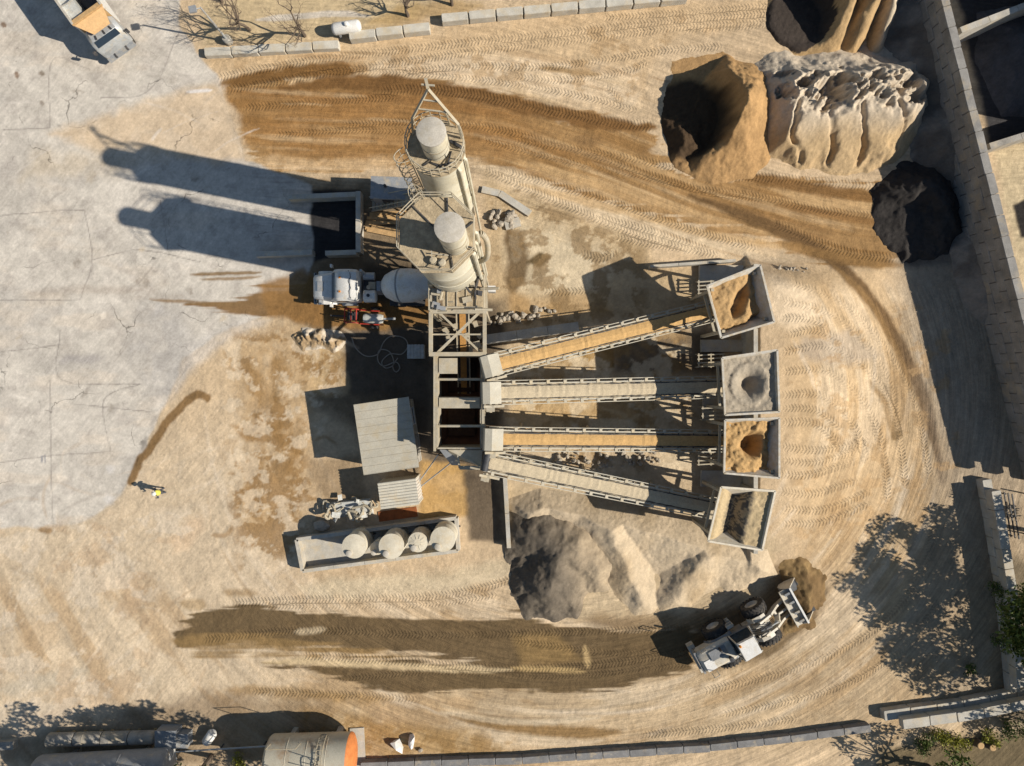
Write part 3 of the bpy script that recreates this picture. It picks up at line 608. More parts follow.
pile('sand_pile', 'scooped brown sand heap with a deep round bowl beside the wet haul road', 'sand pile', (630,45,805,195), z_scoop,
     lambda u, v, h: mixc((178,142,94), (78,62,44), np.maximum((1-sst(35, 42, np.hypot(u-684, (v-121)/1.05)+7*(fbm(u*.08, v*.08, 170, 3)-.5)))*sst(650,662,u), 0.6*sst(0.4, 0.65, fbm(u*0.05, v*0.05, 103, 4))*(1-sst(690,720,u))*sst(125,145,v))), amp=0.22)  # bowl shade put into the colour, along with dark coarse sand
def cones(u, v, L, slope, k=0.0):
    z = np.full(u.shape, -9.0)
    for cu_, cv_, h_ in L: z = np.maximum(z, h_ - np.hypot(u-cu_, v-cv_)*S*slope)
    return z
def ridges(u, v, L, slope, rnd=4.0):
    z = np.full(u.shape, -9.0)
    for a0, b0, a1, b1, h0, h1 in L:
        e0, e1 = a1-a0, b1-b0; t = np.clip(((u-a0)*e0+(v-b0)*e1)/(e0*e0+e1*e1), 0, 1)
        d = np.sqrt((u-a0-t*e0)**2 + (v-b0-t*e1)**2 + rnd*rnd) - rnd
        z = np.maximum(z, h0+(h1-h0)*t - d*S*slope)
    return z
def z_ridge(u, v):
    a, b = wpx(u, v, 8, 0.05, 105)
    sd = poly_sd(a, b, [(745,72),(772,54),(830,50),(885,46),(922,58),(934,92),(928,125),(908,152),(880,166),(840,176),(800,170),(768,160),(750,122)])
    gr = np.full(u.shape, 99.0)
    for g0 in (788, 822, 852, 892): gr = np.minimum(gr, np.abs(a - g0 - (b-140)*.16 + 3*np.sin(b*.13+g0)))
    front = np.minimum((174-b)*S*.72, 2.5) - .7*np.exp(-(gr/2.6)**2)*sst(.3,.6,fbm(u*.03,v*.03,183,2)) + .7*(fbm(u*.05, v*.05, 106, 5, .6)-.5)
    c1 = 1-np.abs(2*fbm((u+.5*v)*.038, (v-.2*u)*.042, 107, 5, .6)-1)*2.6
    back = 1.7 + 1.5*np.clip(c1, -.6, 1) + .5*(fbm(u*.16, v*.12, 109, 3)-.5)
    k_ = sst(108, 124, b + 5*np.sin(a*.2)); z = back*(1-k_) + front*k_
    z = np.minimum(np.maximum(z, .2), sd*S*(.7+.5*sst(70, 110, b)*sst(180, 150, b)))
    return np.where(sd > 0, z, sd*S*0.6)
pile('sand_pile', 'pale crumpled sand heap dumped in ridges beside the scooped brown heap', 'sand pile', (728,30,955,195), z_ridge,
     lambda u, v, h: mixc((208,192,164), (196,168,124), sst(118, 150, v + 20*(fbm(u*0.03, v*0.03, 109, 3)-0.5))), amp=0.14)
def z_top(u, v):
    a, b = wpx(u, v, 4, 0.05, 111)
    sd = poly_sd(a, b, [(768,-60),(920,-60),(915,10),(905,40),(880,58),(830,60),(795,55),(768,30)])
    z = softmin(sd*S*0.9, 2.9 + 0*u, 0.6)
    r = np.hypot(a-796, (b-20)/1.05); bowl = sst(23, 36, r)
    rid = sst(834, 846, u)*(1.9*np.abs(np.sin(a*0.13+0.02*v)) - 1.5)
    z = z + rid*sst(0, 12, sd)
    return np.where(sd > 0, np.minimum(z, 0.2 + (z-0.2)*bowl), sd*S*0.6)
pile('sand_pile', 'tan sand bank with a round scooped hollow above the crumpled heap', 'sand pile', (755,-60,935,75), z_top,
     lambda u, v, h: np.where(((np.hypot(u-796, (v-20)/1.05)+5*(fbm(u*.08, v*.08, 171, 3)-.5)) < 31)[:,None], alb(70,62,54), mixc((186,156,110), (206,190,160), sst(860, 880, u))), amp=0.18)  # hollow painted near black to stand in for its shade
def z_black(u, v):
    a, b = wpx(u, v, 8, 0.07, 115)
    sd = poly_sd(a, b, [(870,190),(895,166),(935,160),(950,176),(962,205),(964,236),(945,256),(898,264),(874,230)])
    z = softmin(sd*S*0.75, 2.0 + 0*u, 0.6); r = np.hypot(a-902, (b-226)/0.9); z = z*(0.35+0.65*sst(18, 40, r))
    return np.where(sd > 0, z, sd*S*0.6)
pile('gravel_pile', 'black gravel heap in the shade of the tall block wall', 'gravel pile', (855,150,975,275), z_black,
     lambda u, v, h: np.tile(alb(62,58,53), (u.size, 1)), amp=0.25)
def z_silt(u, v):
    a, b = wpx(u, v, 5, 0.04, 118); w = 913 + (v-28)*0.2554
    d = (w - a)*S
    n = 2.2*sst(-40, 20, v)*(1-sst(150, 215, v)) + 1.2*sst(215, 250, v)*(1-sst(300, 335, v))
    n = n*(0.75 + 0.6*(fbm(u*0.03, v*0.03, 119, 3)-0.3))
    z = n - d*0.75
    return np.where(u > w + 2, -0.4, z)
pile('silt_bank', 'grey silt banked against the foot of the tall block wall', 'bank', (860,-60,1000,345), z_silt,
     lambda u, v, h: mixc((150,140,124), (120,110,96), sst(0.4, 0.6, fbm(u*0.04, v*0.04, 120, 3))), amp=0.16)
def z_grey(u, v):
    a, b = wpx(u, v, 9, 0.05, 121)
    z = ridges(a, b, [(536,534,562,548,1.5,2.0),(562,548,548,584,2.0,1.7),(562,548,590,562,2.0,1.3)], .66, 6)
    return np.where(z > 0, z, z*.5)
pile('gravel_pile', 'dark grey gravel cone beside the sloping conveyor and pale sand spill', 'gravel pile', (505,500,640,625), z_grey,
     lambda u, v, h: mixc((174,156,126), (112,102,86), (1-sst(552, 600, u + 14*(fbm(u*0.05, v*0.05, 122, 4)-.5) - .2*(v-560)))), amp=0.2)  # sunlit right and shaded left of the cone put into its colour
def z_spill(u, v):
    a, b = wpx(u, v, 7, 0.03, 125)
    z = ridges(a, b, [(512,520,545,500,.7,1.0),(545,500,600,508,.9,1.3),(600,506,712,530,1.3,1.9),(606,514,640,598,1.7,.5),(714,532,678,596,1.9,.5),(714,532,775,562,1.9,1.0)], .44, 2)
    z = z + .22*np.abs(2*fbm(u*.02, v*.03, 126, 3)-1)
    sd = poly_sd(u, v, [(505,500),(540,488),(600,496),(660,508),(700,520),(735,538),(765,548),(778,575),(738,592),(700,606),(650,614),(612,618),(590,604),(530,560)])
    z = np.minimum(z, np.where(sd > 0, sd*S*.75, sd*S*.5)); return z
pile('sand_pile', 'pale sand spill in soft ridges below the feed hoppers, beside the grey cone', 'sand pile', (490,480,790,630), z_spill,
     lambda u, v, h: mixc((204,184,150), (178,154,116), sst(0.45, 0.7, fbm(u*0.02, v*0.012, 127, 4))*0.8), amp=0.12)
def z_bucket(u, v):
    a, b = wpx(u, v, 7, 0.07, 128); sd = poly_sd(a, b, [(776,566),(806,556),(824,572),(826,600),(816,620),(800,632),(782,636),(790,612)])
    z = softmin(sd*S*0.6, 0.8 + 0*u, 0.3); return np.where(sd > 0, z, sd*S*0.6)
pile('gravel_pile', 'low brown gravel heap in front of the loader bucket', 'gravel pile', (760,540,845,655), z_bucket,
     lambda u, v, h: mixc((150,124,82), (124,100,66), sst(0.4, 0.6, fbm(u*0.06, v*0.06, 129, 3))), amp=0.2)
def z_bay(u, v):
    a, b = wpx(u, v, 4, 0.05, 131); sd = poly_sd(a, b, [(975,12),(1080,-5),(1090,120),(1000,118),(975,60)])
    z = softmin(sd*S*0.5, 1.6 + 0*u, 0.5); return np.where(sd > 0, z*(0.8+0.4*fbm(u*0.04, v*0.04, 132, 3)), sd*S*0.6)
pile('gravel_pile', 'dark wet gravel lying in the walled bay behind the tall block wall', 'gravel pile', (950,-30,1110,140), z_bay,
     lambda u, v, h: np.tile(alb(92,90,88), (u.size, 1)), amp=0.25)

def z_crust(u, v):
    a, b = wpx(u, v, 4, 0.08, 180); sd = poly_sd(a, b, [(294,336),(304,326),(322,328),(340,332),(346,342),(334,352),(316,348),(300,350)])
    z = np.minimum(sd*S*.9, .7) * (.35 + 1.1*np.abs(2*fbm(u*.1, v*.09, 181, 4)-1)*2)
    return np.where(sd > 0, z, sd*S*.6)
pile('spoil_heap', 'crumpled pale concrete spoil dumped below the mixer truck', 'spoil heap', (280,312,362,366), z_crust, lambda u, v, h: mixc((214,200,174), (170,146,110), sst(.45, .65, fbm(u*.1, v*.1, 182, 4))), step=.06, amp=.14)
# ---------------------------------------------------------------- tall block wall along the right side, and other block walls
def block_mesh(name, l, d, h, m, seed=0):
    r = random.Random(seed); mb = MB(); c = 0.05
    x, y = l/2, d/2
    pr = [(-x+c,-y),(x-c,-y),(x,-y+c),(x,y-c),(x-c,y),(-x+c,y),(-x,y-c),(-x,-y+c)]
    vs = [(a*0.97, b*0.95, 0) for a, b in pr] + [(a, b, 0.05) for a, b in pr] + [(a, b, h-0.06) for a, b in pr] + [(a*0.97, b*0.93, h) for a, b in pr]
    vs = [(a+r.uniform(-.015,.015), b+r.uniform(-.015,.015), z) for a, b, z in vs]
    fs = [tuple(range(8))[::-1], tuple(range(24, 32))]
    for k in range(3): fs += [(k*8+i, k*8+(i+1) % 8, k*8+8+(i+1) % 8, k*8+8+i) for i in range(8)]
    mb.add(vs, fs); me = bpy.data.meshes.new(name); me.from_pydata([tuple(p) for p in mb.v], [], mb.f); me.materials.append(m); return me
def block_wall(name, label, cat, pts, courses, l=1.5, d=0.6, h=0.76, m=None, z0=0.0, jit=0.02, setback=0.0, skip=None):
    m = m or M_concd; meshes = [block_mesh('block', l-0.02, d, h-0.01, m, s) for s in range(5)]
    a = Vector((*pts[0], 0)); t = thing(name, label, cat, (a.x, a.y, z0)); r = random.Random(len(label))
    seg = []; L = 0
    for p, q in zip(pts[:-1], pts[1:]):
        p = Vector(p); q = Vector(q); seg.append((L, (q-p).length, p, q)); L += (q-p).length
    n = int(L / l)
    for c in range(courses):
        for i in range(n + (0 if c % 2 == 0 else -1)):
            s = (i + 0.5 + (0.5 if c % 2 else 0)) * l
            if skip and skip(i, c): continue
            for L0, ln, p, q in seg:
                if L0 <= s <= L0+ln+1e-6:
                    e = (q-p).normalized(); pos = p + e*(s-L0); nn = Vector((-e.y, e.x))
                    pos = pos + nn*(r.uniform(-jit, jit) + setback*c)
                    o = bpy.data.objects.new('block', meshes[r.randrange(5)]); C.objects.link(o); o.parent = t
                    o.location = (pos.x-a.x, pos.y-a.y, c*h); o.rotation_euler = (0, 0, math.atan2(e.y, e.x) + r.uniform(-.012, .012)); break
    return t
def g2(px, py): w = W(px, py, 0); return (w.x, w.y)
M_wallb = mat('weathered_block', (150,146,140), 0.92, var=0.3, dust=0.22, scale=0.8, bump=0.5, dustc=(186,168,138))
block_wall('retaining_wall', 'tall grey concrete block wall running beside the black gravel and silt', 'wall', [g2(895,-44), g2(913,28), g2(984,306), g2(1031,492)], 5, m=M_wallb)
cap = MB()
r = random.Random(3)
a = Vector(g2(895,-44)); b = Vector(g2(984,306))
# bay walls behind it
def solid_wall(name, label, p, q, z, th=0.4, z0=0.0, m=None, cat='wall'):
    p = Vector((*p, z0)); q = Vector((*q, z0)); t = thing(name, label, cat, p)
    n = max(1, round((q-p).length/2.4)); e = (q-p)/n
    for i in range(n):
        mb = MB(); d = e.normalized()*0.015; A = p+e*i+d; B = p+e*(i+1)-d
        mb.bar(A+Vector((0,0,(z-z0)/2)), B+Vector((0,0,(z-z0)/2)), th, z-z0); mb.build('panel', m or M_conc, t)
    return t
def gz(px, py, z): w = W(px, py, z); return (w.x, w.y)
solid_wall('bay_wall', 'pale straight bay divider with dark gravel on both sides', gz(961,30,2.6), gz(1075,-14,2.6), 2.6, 0.42)
solid_wall('bay_wall', 'grey bay divider between dark gravel and sunlit sand', gz(990,146,2.2), gz(1085,116,2.2), 2.2, 0.42, m=M_concd)
solid_wall('bay_wall', 'added unseen tall wall shading the gravel bays behind the block wall', g2(1022,-70), g2(1052,128), 5.4, 0.5)  # out of view, added to keep the sun off the bay floor
# low wall where the yard ends, lower right and bottom
block_wall('block_wall', 'stepped pale block wall ending the track above the green shrubs', 'wall', [gz(884,716,.6), gz(960,706,.6), gz(1100,680,.6)], 2, l=2.0, d=0.75, h=0.62, m=M_conc, setback=-0.45)
kb = block_wall('kerb_wall', 'long low kerb of concrete blocks along the lower edge of the yard', 'wall', [g2(362,762), g2(512,757), g2(700,745), g2(790,735), g2(885,722)], 1, l=2.0, d=0.55, h=0.6, m=mat('shaded_kerb_concrete', (132,130,128), .92, var=.25, dust=.15, bump=.5))  # concrete darkened to stand in for tree shade on the kerb
block_wall('block_wall', 'sunlit block wall beside the tree shade, with iron bars behind it', 'wall', [g2(980,478), g2(988,522), g2(999,590), g2(1010,702)], 2, l=1.45, d=0.7, h=0.75, m=M_conc)
rb = thing('steel_rack', 'small rack of iron bars standing behind the sunlit block wall', 'rack', W(1000,500,0))
for i in range(5):
    MB().bar(W(996+i*4,490+i,0.9), W(1003+i*4,535+i,0.9), 0.07, 0.07).build('bar', M_dark, rb)
for q in ((997,492),(1018,492),(1003,533),(1022,533)): MB().bar(W(*q,0)*1, W(*q,0)+Vector((0,0,0.95)), 0.08).build('leg', M_dark, rb)
# barriers along the top
bm_ = [block_mesh('barrier', 1.95, 0.62, 0.72, mat('barrier_concrete', (204,197,182), .92, var=.2, dust=.35, scale=1.2, bump=.5), s+20) for s in range(3)]
row1 = [(352,37),(372,33),(395,29),(432,23)] 
def barrier(px, py, ang, label, group, dz=0.0, mi=0):
    o = bpy.data.objects.new('concrete_barrier', bm_[mi % 3]); C.objects.link(o); w = W(px, py, 0.35); o.location = (w.x, w.y, dz); o.rotation_euler = (0, 0, ang)
    return tag(o, label, 'barrier', group)
ORD = 'first second third fourth fifth sixth seventh eighth ninth'.split()
for i in range(9): barrier(455+i*27.3, 19-i*2.5, R(5.2), ('weathered barrier block, %s in the long row counted from the thin sapling end' % ORD[i]), 'barrier blocks along the top of the road', mi=i)
for i in range(3): barrier(363+i*27, 36.5-i*3.3, R(6), ('pale barrier block, %s in the short row counted from the white gas tank' % ORD[i]), 'barrier blocks beside the gas tank', mi=i+1)
for i in range(5): barrier(218+i*27, 52-i*1.6, R(2.5), ('half buried barrier block, %s in its row counted from the lamp post' % ORD[i]), 'half buried barrier blocks', -0.22, mi=i)
# ---------------------------------------------------------------- lamp post, gas tank, bare trees
def lamp_post(px, py, z, label, arm=(-0.8, 0.5)):
    b = W(px, py, 0); t = thing('lamp_post', label, 'lamp post', b)
    MB().lathe([(0.32,0),(0.32,0.55),(0.26,0.62)], 12, Matrix.Translation(b)).build('base', M_conc, t, smooth=True)
    MB().tube(b+Vector((0,0,0.6)), b+Vector((0,0,z)), 0.085, 0.06, 8).build('pole', M_gal, t, smooth=True)
    e = b+Vector((arm[0], arm[1], z+0.05)); MB().tube(b+Vector((0,0,z-0.05)), e, 0.04, 0.04, 6).build('arm', M_gal, t)
    MB().box(e, (0.5,0.45,0.14), 0.2).build('lamp_head', M_grey, t)
lamp_post(229, 42, 4.7, 'slim lamp post on a round concrete base beside the bare trees', (-0.5, -0.15))
def bare_tree(px, py, hgt, spread_, label, seed, levels=5):
    r = random.Random(seed); b = W(px, py, 0); t = thing('bare_tree', label, 'tree', b, group=None)
    tr = MB(); br = MB(); tw = MB()
    def grow(p, d, L, rad, lv):
        n = 2; q = p
        for k in range(n):
            d2 = (d + Vector((r.uniform(-.18,.18), r.uniform(-.18,.18), r.uniform(-.05,.12)))).normalized(); q2 = q + d2*L/n
            (tr if lv == 0 else br if lv < 3 else tw).tube(q, q2, rad*(1-0.22*k), rad*(0.78-0.2*k), 6 if lv < 2 else 4, False); q = q2; d = d2
        if lv >= levels: return
        for k in range(r.choice((2,2,3)) if lv else 6):
            a = r.uniform(0, 2*math.pi); s = r.uniform(0.5, 0.95)*spread_
            o = Vector((math.cos(a)*s, math.sin(a)*s, r.uniform(0.1,0.8)))
            grow(q, (d*0.55+o).normalized(), L*r.uniform(0.62,0.82), rad*0.55, lv+1)
    grow(b, Vector((0,0,1)), hgt*0.33, 0.14, 0)
    tr.build('trunk', M_bark, t, smooth=True); br.build('limb', M_bark, t); tag(tw.build('twig', M_bark, t), kind='stuff')
    return t
bare_tree(250, 30, 5.2, 1.05, 'spreading leafless tree with grey twigs between the lamp post and barrier blocks', 4, 6)
bare_tree(305, 36, 5.4, 0.9, 'leafless tree with a pale trunk next to the white gas tank', 9, 6)
bare_tree(408, 16, 3.6, 1.1, 'small leafless tree standing by itself beyond the short barrier row', 13, 4)
bare_tree(452, 5, 3.4, 0.8, 'thin leafless sapling behind the long barrier row', 17, 4)
bare_tree(222, 2, 4.0, 1.1, 'low leafless tree behind the lamp post', 23, 5)
t = thing('gas_tank', 'white horizontal gas tank with round ends beside the pale barrier blocks', 'tank', W(349,33,0), R(8))
prof = [(0.0,-1.1),(0.22,-1.08),(0.38,-0.98),(0.44,-0.82),(0.44,0.82),(0.38,0.98),(0.22,1.08),(0.0,1.1)]
MB().lathe(prof, 20, Matrix.Translation((0,0,0.8)) @ Matrix.Rotation(R(90), 4, 'Y')).build('shell', M_white, t, True, True)
for x in (-0.6, 0.6): MB().box((x,0,0.2), (0.16,0.7,0.4)).build('foot', M_grey, t, True)
MB().lathe([(0.17,0),(0.17,0.16),(0.1,0.22)], 12, Matrix.Translation((0.1,0,1.2))).build('dome', M_white, t, True, True)
# ---------------------------------------------------------------- silos
def rail(mb, pts, z, hgt=1.05, r=0.028, closed=True):
    P = pts + [pts[0]] if closed else pts
    for a, b in zip(P[:-1], P[1:]):
        for hz in (hgt, hgt*0.55): mb.tube((a[0],a[1],z+hz), (b[0],b[1],z+hz), r, r, 5)
        mb.tube((a[0],a[1],z), (a[0],a[1],z+hgt), r, r, 5)
def ring(cx, cy, r, n, a0=0): return [(cx+r*math.cos(a0+2*math.pi*i/n), cy+r*math.sin(a0+2*math.pi*i/n)) for i in range(n)]
def make_silo(label, c, rad, z0, z1, deck_n, deck_r, dust_off, dust_r, dust_h, cone_z, leg_r):
    t = thing('cement_silo', label, 'silo', (c[0], c[1], 0)); T = Matrix.Translation((c[0], c[1], 0))
    MB().lathe([(rad,z0),(rad,z0+0.02),(rad+.03,z0+2.4),(rad,z0+2.42),(rad,z0+4.9),(rad+.03,z0+4.92),(rad,z0+4.98),(rad,z1-.05)], 40, T).build('shell', M_silo, t, smooth=True)
    MB().lathe([(0.22,cone_z),(rad,z0)], 32, T).build('cone', M_steel, t, smooth=True)
    dk = MB().prism(ring(c[0], c[1], deck_r, deck_n, math.pi/deck_n), z1-0.05, z1+0.05).build('deck', M_deck, t)
    rl = MB(); rail(rl, ring(c[0], c[1], deck_r-0.03, max(deck_n, 12) if deck_n > 8 else 8, math.pi/deck_n), z1+0.05); rl.build('railing', M_steel, t)
    dx, dy = c[0]+dust_off[0], c[1]+dust_off[1]; D = Matrix.Translation((dx, dy, z1+0.05))
    d = MB().lathe([(dust_r,0),(dust_r,dust_h-.12)], 28, D).build('dust_collector', M_silo, t, smooth=True)
    MB().lathe([(dust_r+.03,dust_h-.12),(dust_r+.03,dust_h-.02),(dust_r*0.8,dust_h+.03),(0.0,dust_h+.05)], 28, D).build('lid', M_cap, d, smooth=True)
    MB().lathe([(dust_r+.02,dust_h*.45),(dust_r+.02,dust_h*.5)], 28, D).build('band', M_steel, d)
    for i in range(4):
        a = math.pi/4 + i*math.pi/2; x, y = c[0]+leg_r*math.cos(a), c[1]+leg_r*math.sin(a)
        MB().bar((x,y,0), (x,y,z0+0.7), 0.26, 0.26).build('leg', M_steel, t)
        x2, y2 = c[0]+leg_r*math.cos(a+math.pi/2), c[1]+leg_r*math.sin(a+math.pi/2)
        br = MB()
        for za, zb in ((0.3, z0*0.5), (z0*0.5, z0)): br.bar((x,y,za), (x2,y2,zb), 0.09); br.bar((x2,y2,za), (x,y,zb), 0.09); br.bar((x,y,zb), (x2,y2,zb), 0.13)
        br.build('bracing', M_steel, t)
    return t
s1c = (W(461.5,226).x, W(461.5,226).y); s2c = (W(460,280).x, W(460,280).y)
s1 = make_silo('slim cream cement silo with a round railed deck and hoist frame', s1c, 1.36, 7.4, 17.0, 20, 1.46, (0.0,0.0), 0.68, 2.2, 4.6, 1.3)
s2 = make_silo('wide cement silo with a caked eight-sided deck above the mixer truck', s2c, 1.85, 7.0, 15.5, 8, 2.14, (0.95,-0.36), 0.71, 3.4, 4.6, 1.9)
def ladder(t, base, top, out, cage=True, m=None):
    base = Vector(base); top = Vector(top); out = Vector(out).normalized(); sd_ = (top-base).normalized().cross(out)
    l = MB()
    for s_ in (-0.24, 0.24): l.bar(base+sd_*s_, top+sd_*s_, 0.05)
    n = int((top-base).length/0.33)
    for i in range(n): p = base.lerp(top, (i+.5)/n); l.tube(p-sd_*.24, p+sd_*.24, 0.018, 0.018, 4)
    lo = l.build('ladder', m or M_steel, t)
    if cage:
        g = MB(); n = int((top-base).length/0.8)
        for i in range(n+1):
            p = base.lerp(top, i/n); pts = [p + sd_*(0.36*math.cos(a)) + out*(0.05+0.66*math.sin(a)) for a in [math.pi*k/8 for k in range(9)]]; g.path(pts, 0.022, 4)
        for k in range(1, 8, 2):
            a = math.pi*k/8; o = sd_*(0.36*math.cos(a)) + out*(0.05+0.66*math.sin(a)); g.tube(base+o, top+o, 0.018, 0.018, 4)
        g.build('cage', m or M_steel, lo)
def sx(c, a, r, z): return Vector((c[0]+r*math.cos(R(a)), c[1]+r*math.sin(R(a)), z))
ladder(s1, sx(s1c,205,1.45,2.5), sx(s1c,205,1.45,18.0), (math.cos(R(205)), math.sin(R(205)), 0))
ladder(s2, sx(s2c,118,2.0,8.5), sx(s2c,118,2.0,16.4), (math.cos(R(118)), math.sin(R(118)), 0))
# hoist frame on the slim silo
hf = MB(); tip = W(428, 89, 20.1)
A = sx(s1c, 20, 1.35, 17.05); B = sx(s1c, 150, 1.35, 17.05); A2 = sx(s1c, 25, 1.35, 18.6); B2 = sx(s1c, 140, 1.3, 18.6); t2 = tip + Vector((0.25,0.05,-0.05))
hf.bar(A, A2, 0.1); hf.bar(B, B2, 0.1); hf.bar(A2, tip, 0.12); hf.bar(B2, tip, 0.1); hf.bar(A2.lerp(tip,.35), B2.lerp(tip,.35), 0.07); hf.bar(A2.lerp(tip,.65), B2.lerp(tip,.65), 0.07); hf.bar(tip, tip+Vector((-.1,.45,.05)), 0.14); hf.bar(sx(s1c,60,1.35,17.05), A2.lerp(tip,.5), 0.06); hf.bar(tip+Vector((-.3,.2,0)), tip+Vector((.3,.15,0)), .08)
hf.build('hoist_frame', M_steel, s1)
lv = MB()
for a, b in (((0.1,-0.95),(0.9,-0.75)), ((-0.6,-0.9),(-0.2,-0.6)), ((0.75,-0.2),(0.55,-1.0)), ((-.3,-.75),(.5,-1.1))): lv.bar((s1c[0]+a[0], s1c[1]+a[1], 17.12), (s1c[0]+b[0], s1c[1]+b[1], 17.12), 0.07)
lv.bar((s1c[0]+.72,s1c[1]+.3,17.1), (s1c[0]+1.25,s1c[1]-.05,17.25), 0.14, 0.2); lv.build('deck_piping', M_dark, s1)
dv = MB()
for a in (20, 75, 130, -20, -65): dv.bar((s2c[0]+0.3*math.cos(R(a))+.5, s2c[1]+0.3*math.sin(R(a))-.3, 15.6), (s2c[0]+2.0*math.cos(R(a)), s2c[1]+2.0*math.sin(R(a)), 15.6), 0.07, 0.1)
dv.build('deck_joists', M_dark, s2)
hb = MB()
for q in ((-.2,-1.35),(.25,-1.45)): hb.lathe([(0.22,0),(0.22,0.2),(0.16,0.28),(0,0.3)], 12, Matrix.Translation((s2c[0]+q[0], s2c[1]+q[1], 15.56)))
hb.bar((s2c[0]-.3,s2c[1]-1.0,15.75), (s2c[0]+.6,s2c[1]-1.1,15.75), .06); hb.bar((s2c[0]-.25,s2c[1]-.9,16.0), (s2c[0]-.25,s2c[1]-1.5,15.7), .05)
hb.build('hatches', M_steel, s2)
# fill pipes on the right side of both silos
fp = MB()
def bend(mb, pts, r, n=8): mb.path([Vector(p) for p in catmull([tuple(p) for p in pts], 6)], r, n)
for k, (ang, rr) in enumerate(((8,0.09),(-8,0.09),(-24,0.13))):
    p = sx(s2c, ang, 2.05, 0.6); q = sx(s2c, ang, 2.05, 14.8); e = sx(s2c, ang+5, 1.5, 15.5); fp.tube(p, q, rr, rr, 8); fp.tube(q, e, rr, rr, 8)
fp.build('fill_pipe', M_silo, s2, smooth=True)
ep = MB(); bend(ep, [sx(s2c,12,1.9,13.2), sx(s2c,14,2.25,13.5), sx(s2c,6,2.5,12.6), sx(s2c,-8,2.45,11.2), sx(s2c,-14,1.9,10.2)], 0.17, 12); ep.build('vent_duct', M_steel, s2, smooth=True)
fp = MB()
for ang in (-15, -40): fp.tube(sx(s1c,ang,1.5,0.6), sx(s1c,ang,1.5,16.4), 0.08, 0.08, 8); fp.tube(sx(s1c,ang,1.5,16.4), sx(s1c,ang,1.1,17.0), 0.08, 0.08, 8)
fp.build('fill_pipe', M_silo, s1, smooth=True)
# screw conveyor from slim silo to the batching tower
sp = MB(); sp.tube((s1c[0], s1c[1], 4.6), (s2c[0]+.3, s2c[1]+1.4, 6.6), 0.2, 0.2, 12); sp.build('screw_feeder', M_steel, s1, smooth=True)
# ---------------------------------------------------------------- batching tower frame between silo and bins
bt = thing('batching_tower', 'braced steel batching tower frame behind the mixer truck drum', 'tower', (-3.5, 5.6, 0))
X0, X1, Y0, Y1, ZT = -5.35, -1.8, 4.7, 6.95, 6.2
for x in (X0, X1):
    for y in (Y0, Y1): MB().bar((x,y,0), (x,y,ZT), 0.28, 0.28).build('column', M_steel, bt)
    MB().bar((x,Y0-2.8,ZT), (x,Y1,ZT), 0.24, 0.3).build('beam', M_steel, bt)
    for z in (3.6,): MB().bar((x,Y0,z), (x,Y1,z), 0.18).build('beam', M_steel, bt)
    b = MB(); b.bar((x,Y0,0.3), (x,Y1,3.6), 0.1); b.bar((x,Y0,3.6), (x,Y1,ZT), 0.1); b.bar((x,Y1,3.6), (x,Y0,ZT), 0.1); b.build('brace', M_steel, bt)
for y in (Y0, Y1, 1.9): MB().bar((X0-.1,y,ZT+.01), (X1+.1,y,ZT+.01), 0.26, 0.3).build('beam', M_steel, bt)
b = MB(); b.bar((X0+.4,1.95,ZT), (X1-.3,Y0,ZT), 0.17, .12); b.bar((X0+.5,Y0,ZT-.15), (X1-.2,1.95,ZT-.15), 0.14, .12); b.bar((X0,3.2,ZT), (X1,3.2,ZT), 0.1); b.build('brace', M_steel, bt)
for x in (X0, X1): MB().bar((x,1.9,0), (x,1.9,ZT), 0.26).build('column', M_steel, bt)
MB().box((-3.2,5.5,ZT+.35), (2.6,1.3,0.7)).build('weigh_hopper', M_deck, bt)
b = MB()
for i in range(4): b.box((-4.2+i*.62,5.5,ZT+.74), (0.05,1.3,0.08))
b.bar((-4.5,4.9,ZT+.76), (-1.9,4.9,ZT+.76), .1); b.build('hopper_ribs', M_steel, bt)
MB().sheet([(-5.0,6.75,ZT+.4),(-2.6,6.55,ZT+.4),(-2.9,7.3,ZT+1.4),(-4.9,7.5,ZT+1.4)], .05).build('chute_plate', M_steel, bt)
MB().hexa([(-4.6,6.4,4.0),(-3.0,6.4,4.0),(-3.0,7.3,4.0),(-4.6,7.3,4.0),(-4.9,6.0,5.9),(-2.6,6.0,5.9),(-2.6,7.6,5.9),(-4.9,7.6,5.9)]).build('discharge_cone', M_steel, bt)
b = MB(); rail(b, [(X0,Y0),(X0,Y1),(X1,Y1),(X1,Y0)], ZT+.15, closed=False); b.build('railing', M_steel, bt)
r = random.Random(5); b = MB()
for i in range(30):
    p = Vector((r.uniform(-5.2,-1.9), r.uniform(4.6,7.4), r.uniform(5.4,7.6))); d = Vector((r.choice((1,0,.3)), r.choice((0,1,-.4)), r.uniform(-.3,.3)))*r.uniform(.5,1.5); MB().tube(p, p+d, r.uniform(.04,.1), None, 6).build('pipe', r.choice((M_steel,M_steel,M_dark)), bt)
for i in range(8):
    p = Vector((r.uniform(-5.0,-2.1), r.uniform(4.8,6.9), ZT+r.uniform(.3,1.0))); MB().box(p, (r.uniform(.25,.6), r.uniform(.2,.5), r.uniform(.2,.5)), r.uniform(-.3,.3)).build('gearbox', r.choice((M_steel,M_grey,M_dark)), bt)
b = MB()
for i in range(12):
    p = Vector((r.uniform(-5.0,-2.0), r.uniform(2.2,4.5), r.uniform(1.0,4.0))); b.box(p, (r.uniform(.15,.5), r.uniform(.15,.6), r.uniform(.2,.6)), r.uniform(0,1))
    b.bar(p, (p.x, p.y, 0), .06)
b.build('machinery', M_steel, bt)
MB().box((-1.35,6.3,5.2), (.5,.4,.8)).build('control_box', M_white, bt)
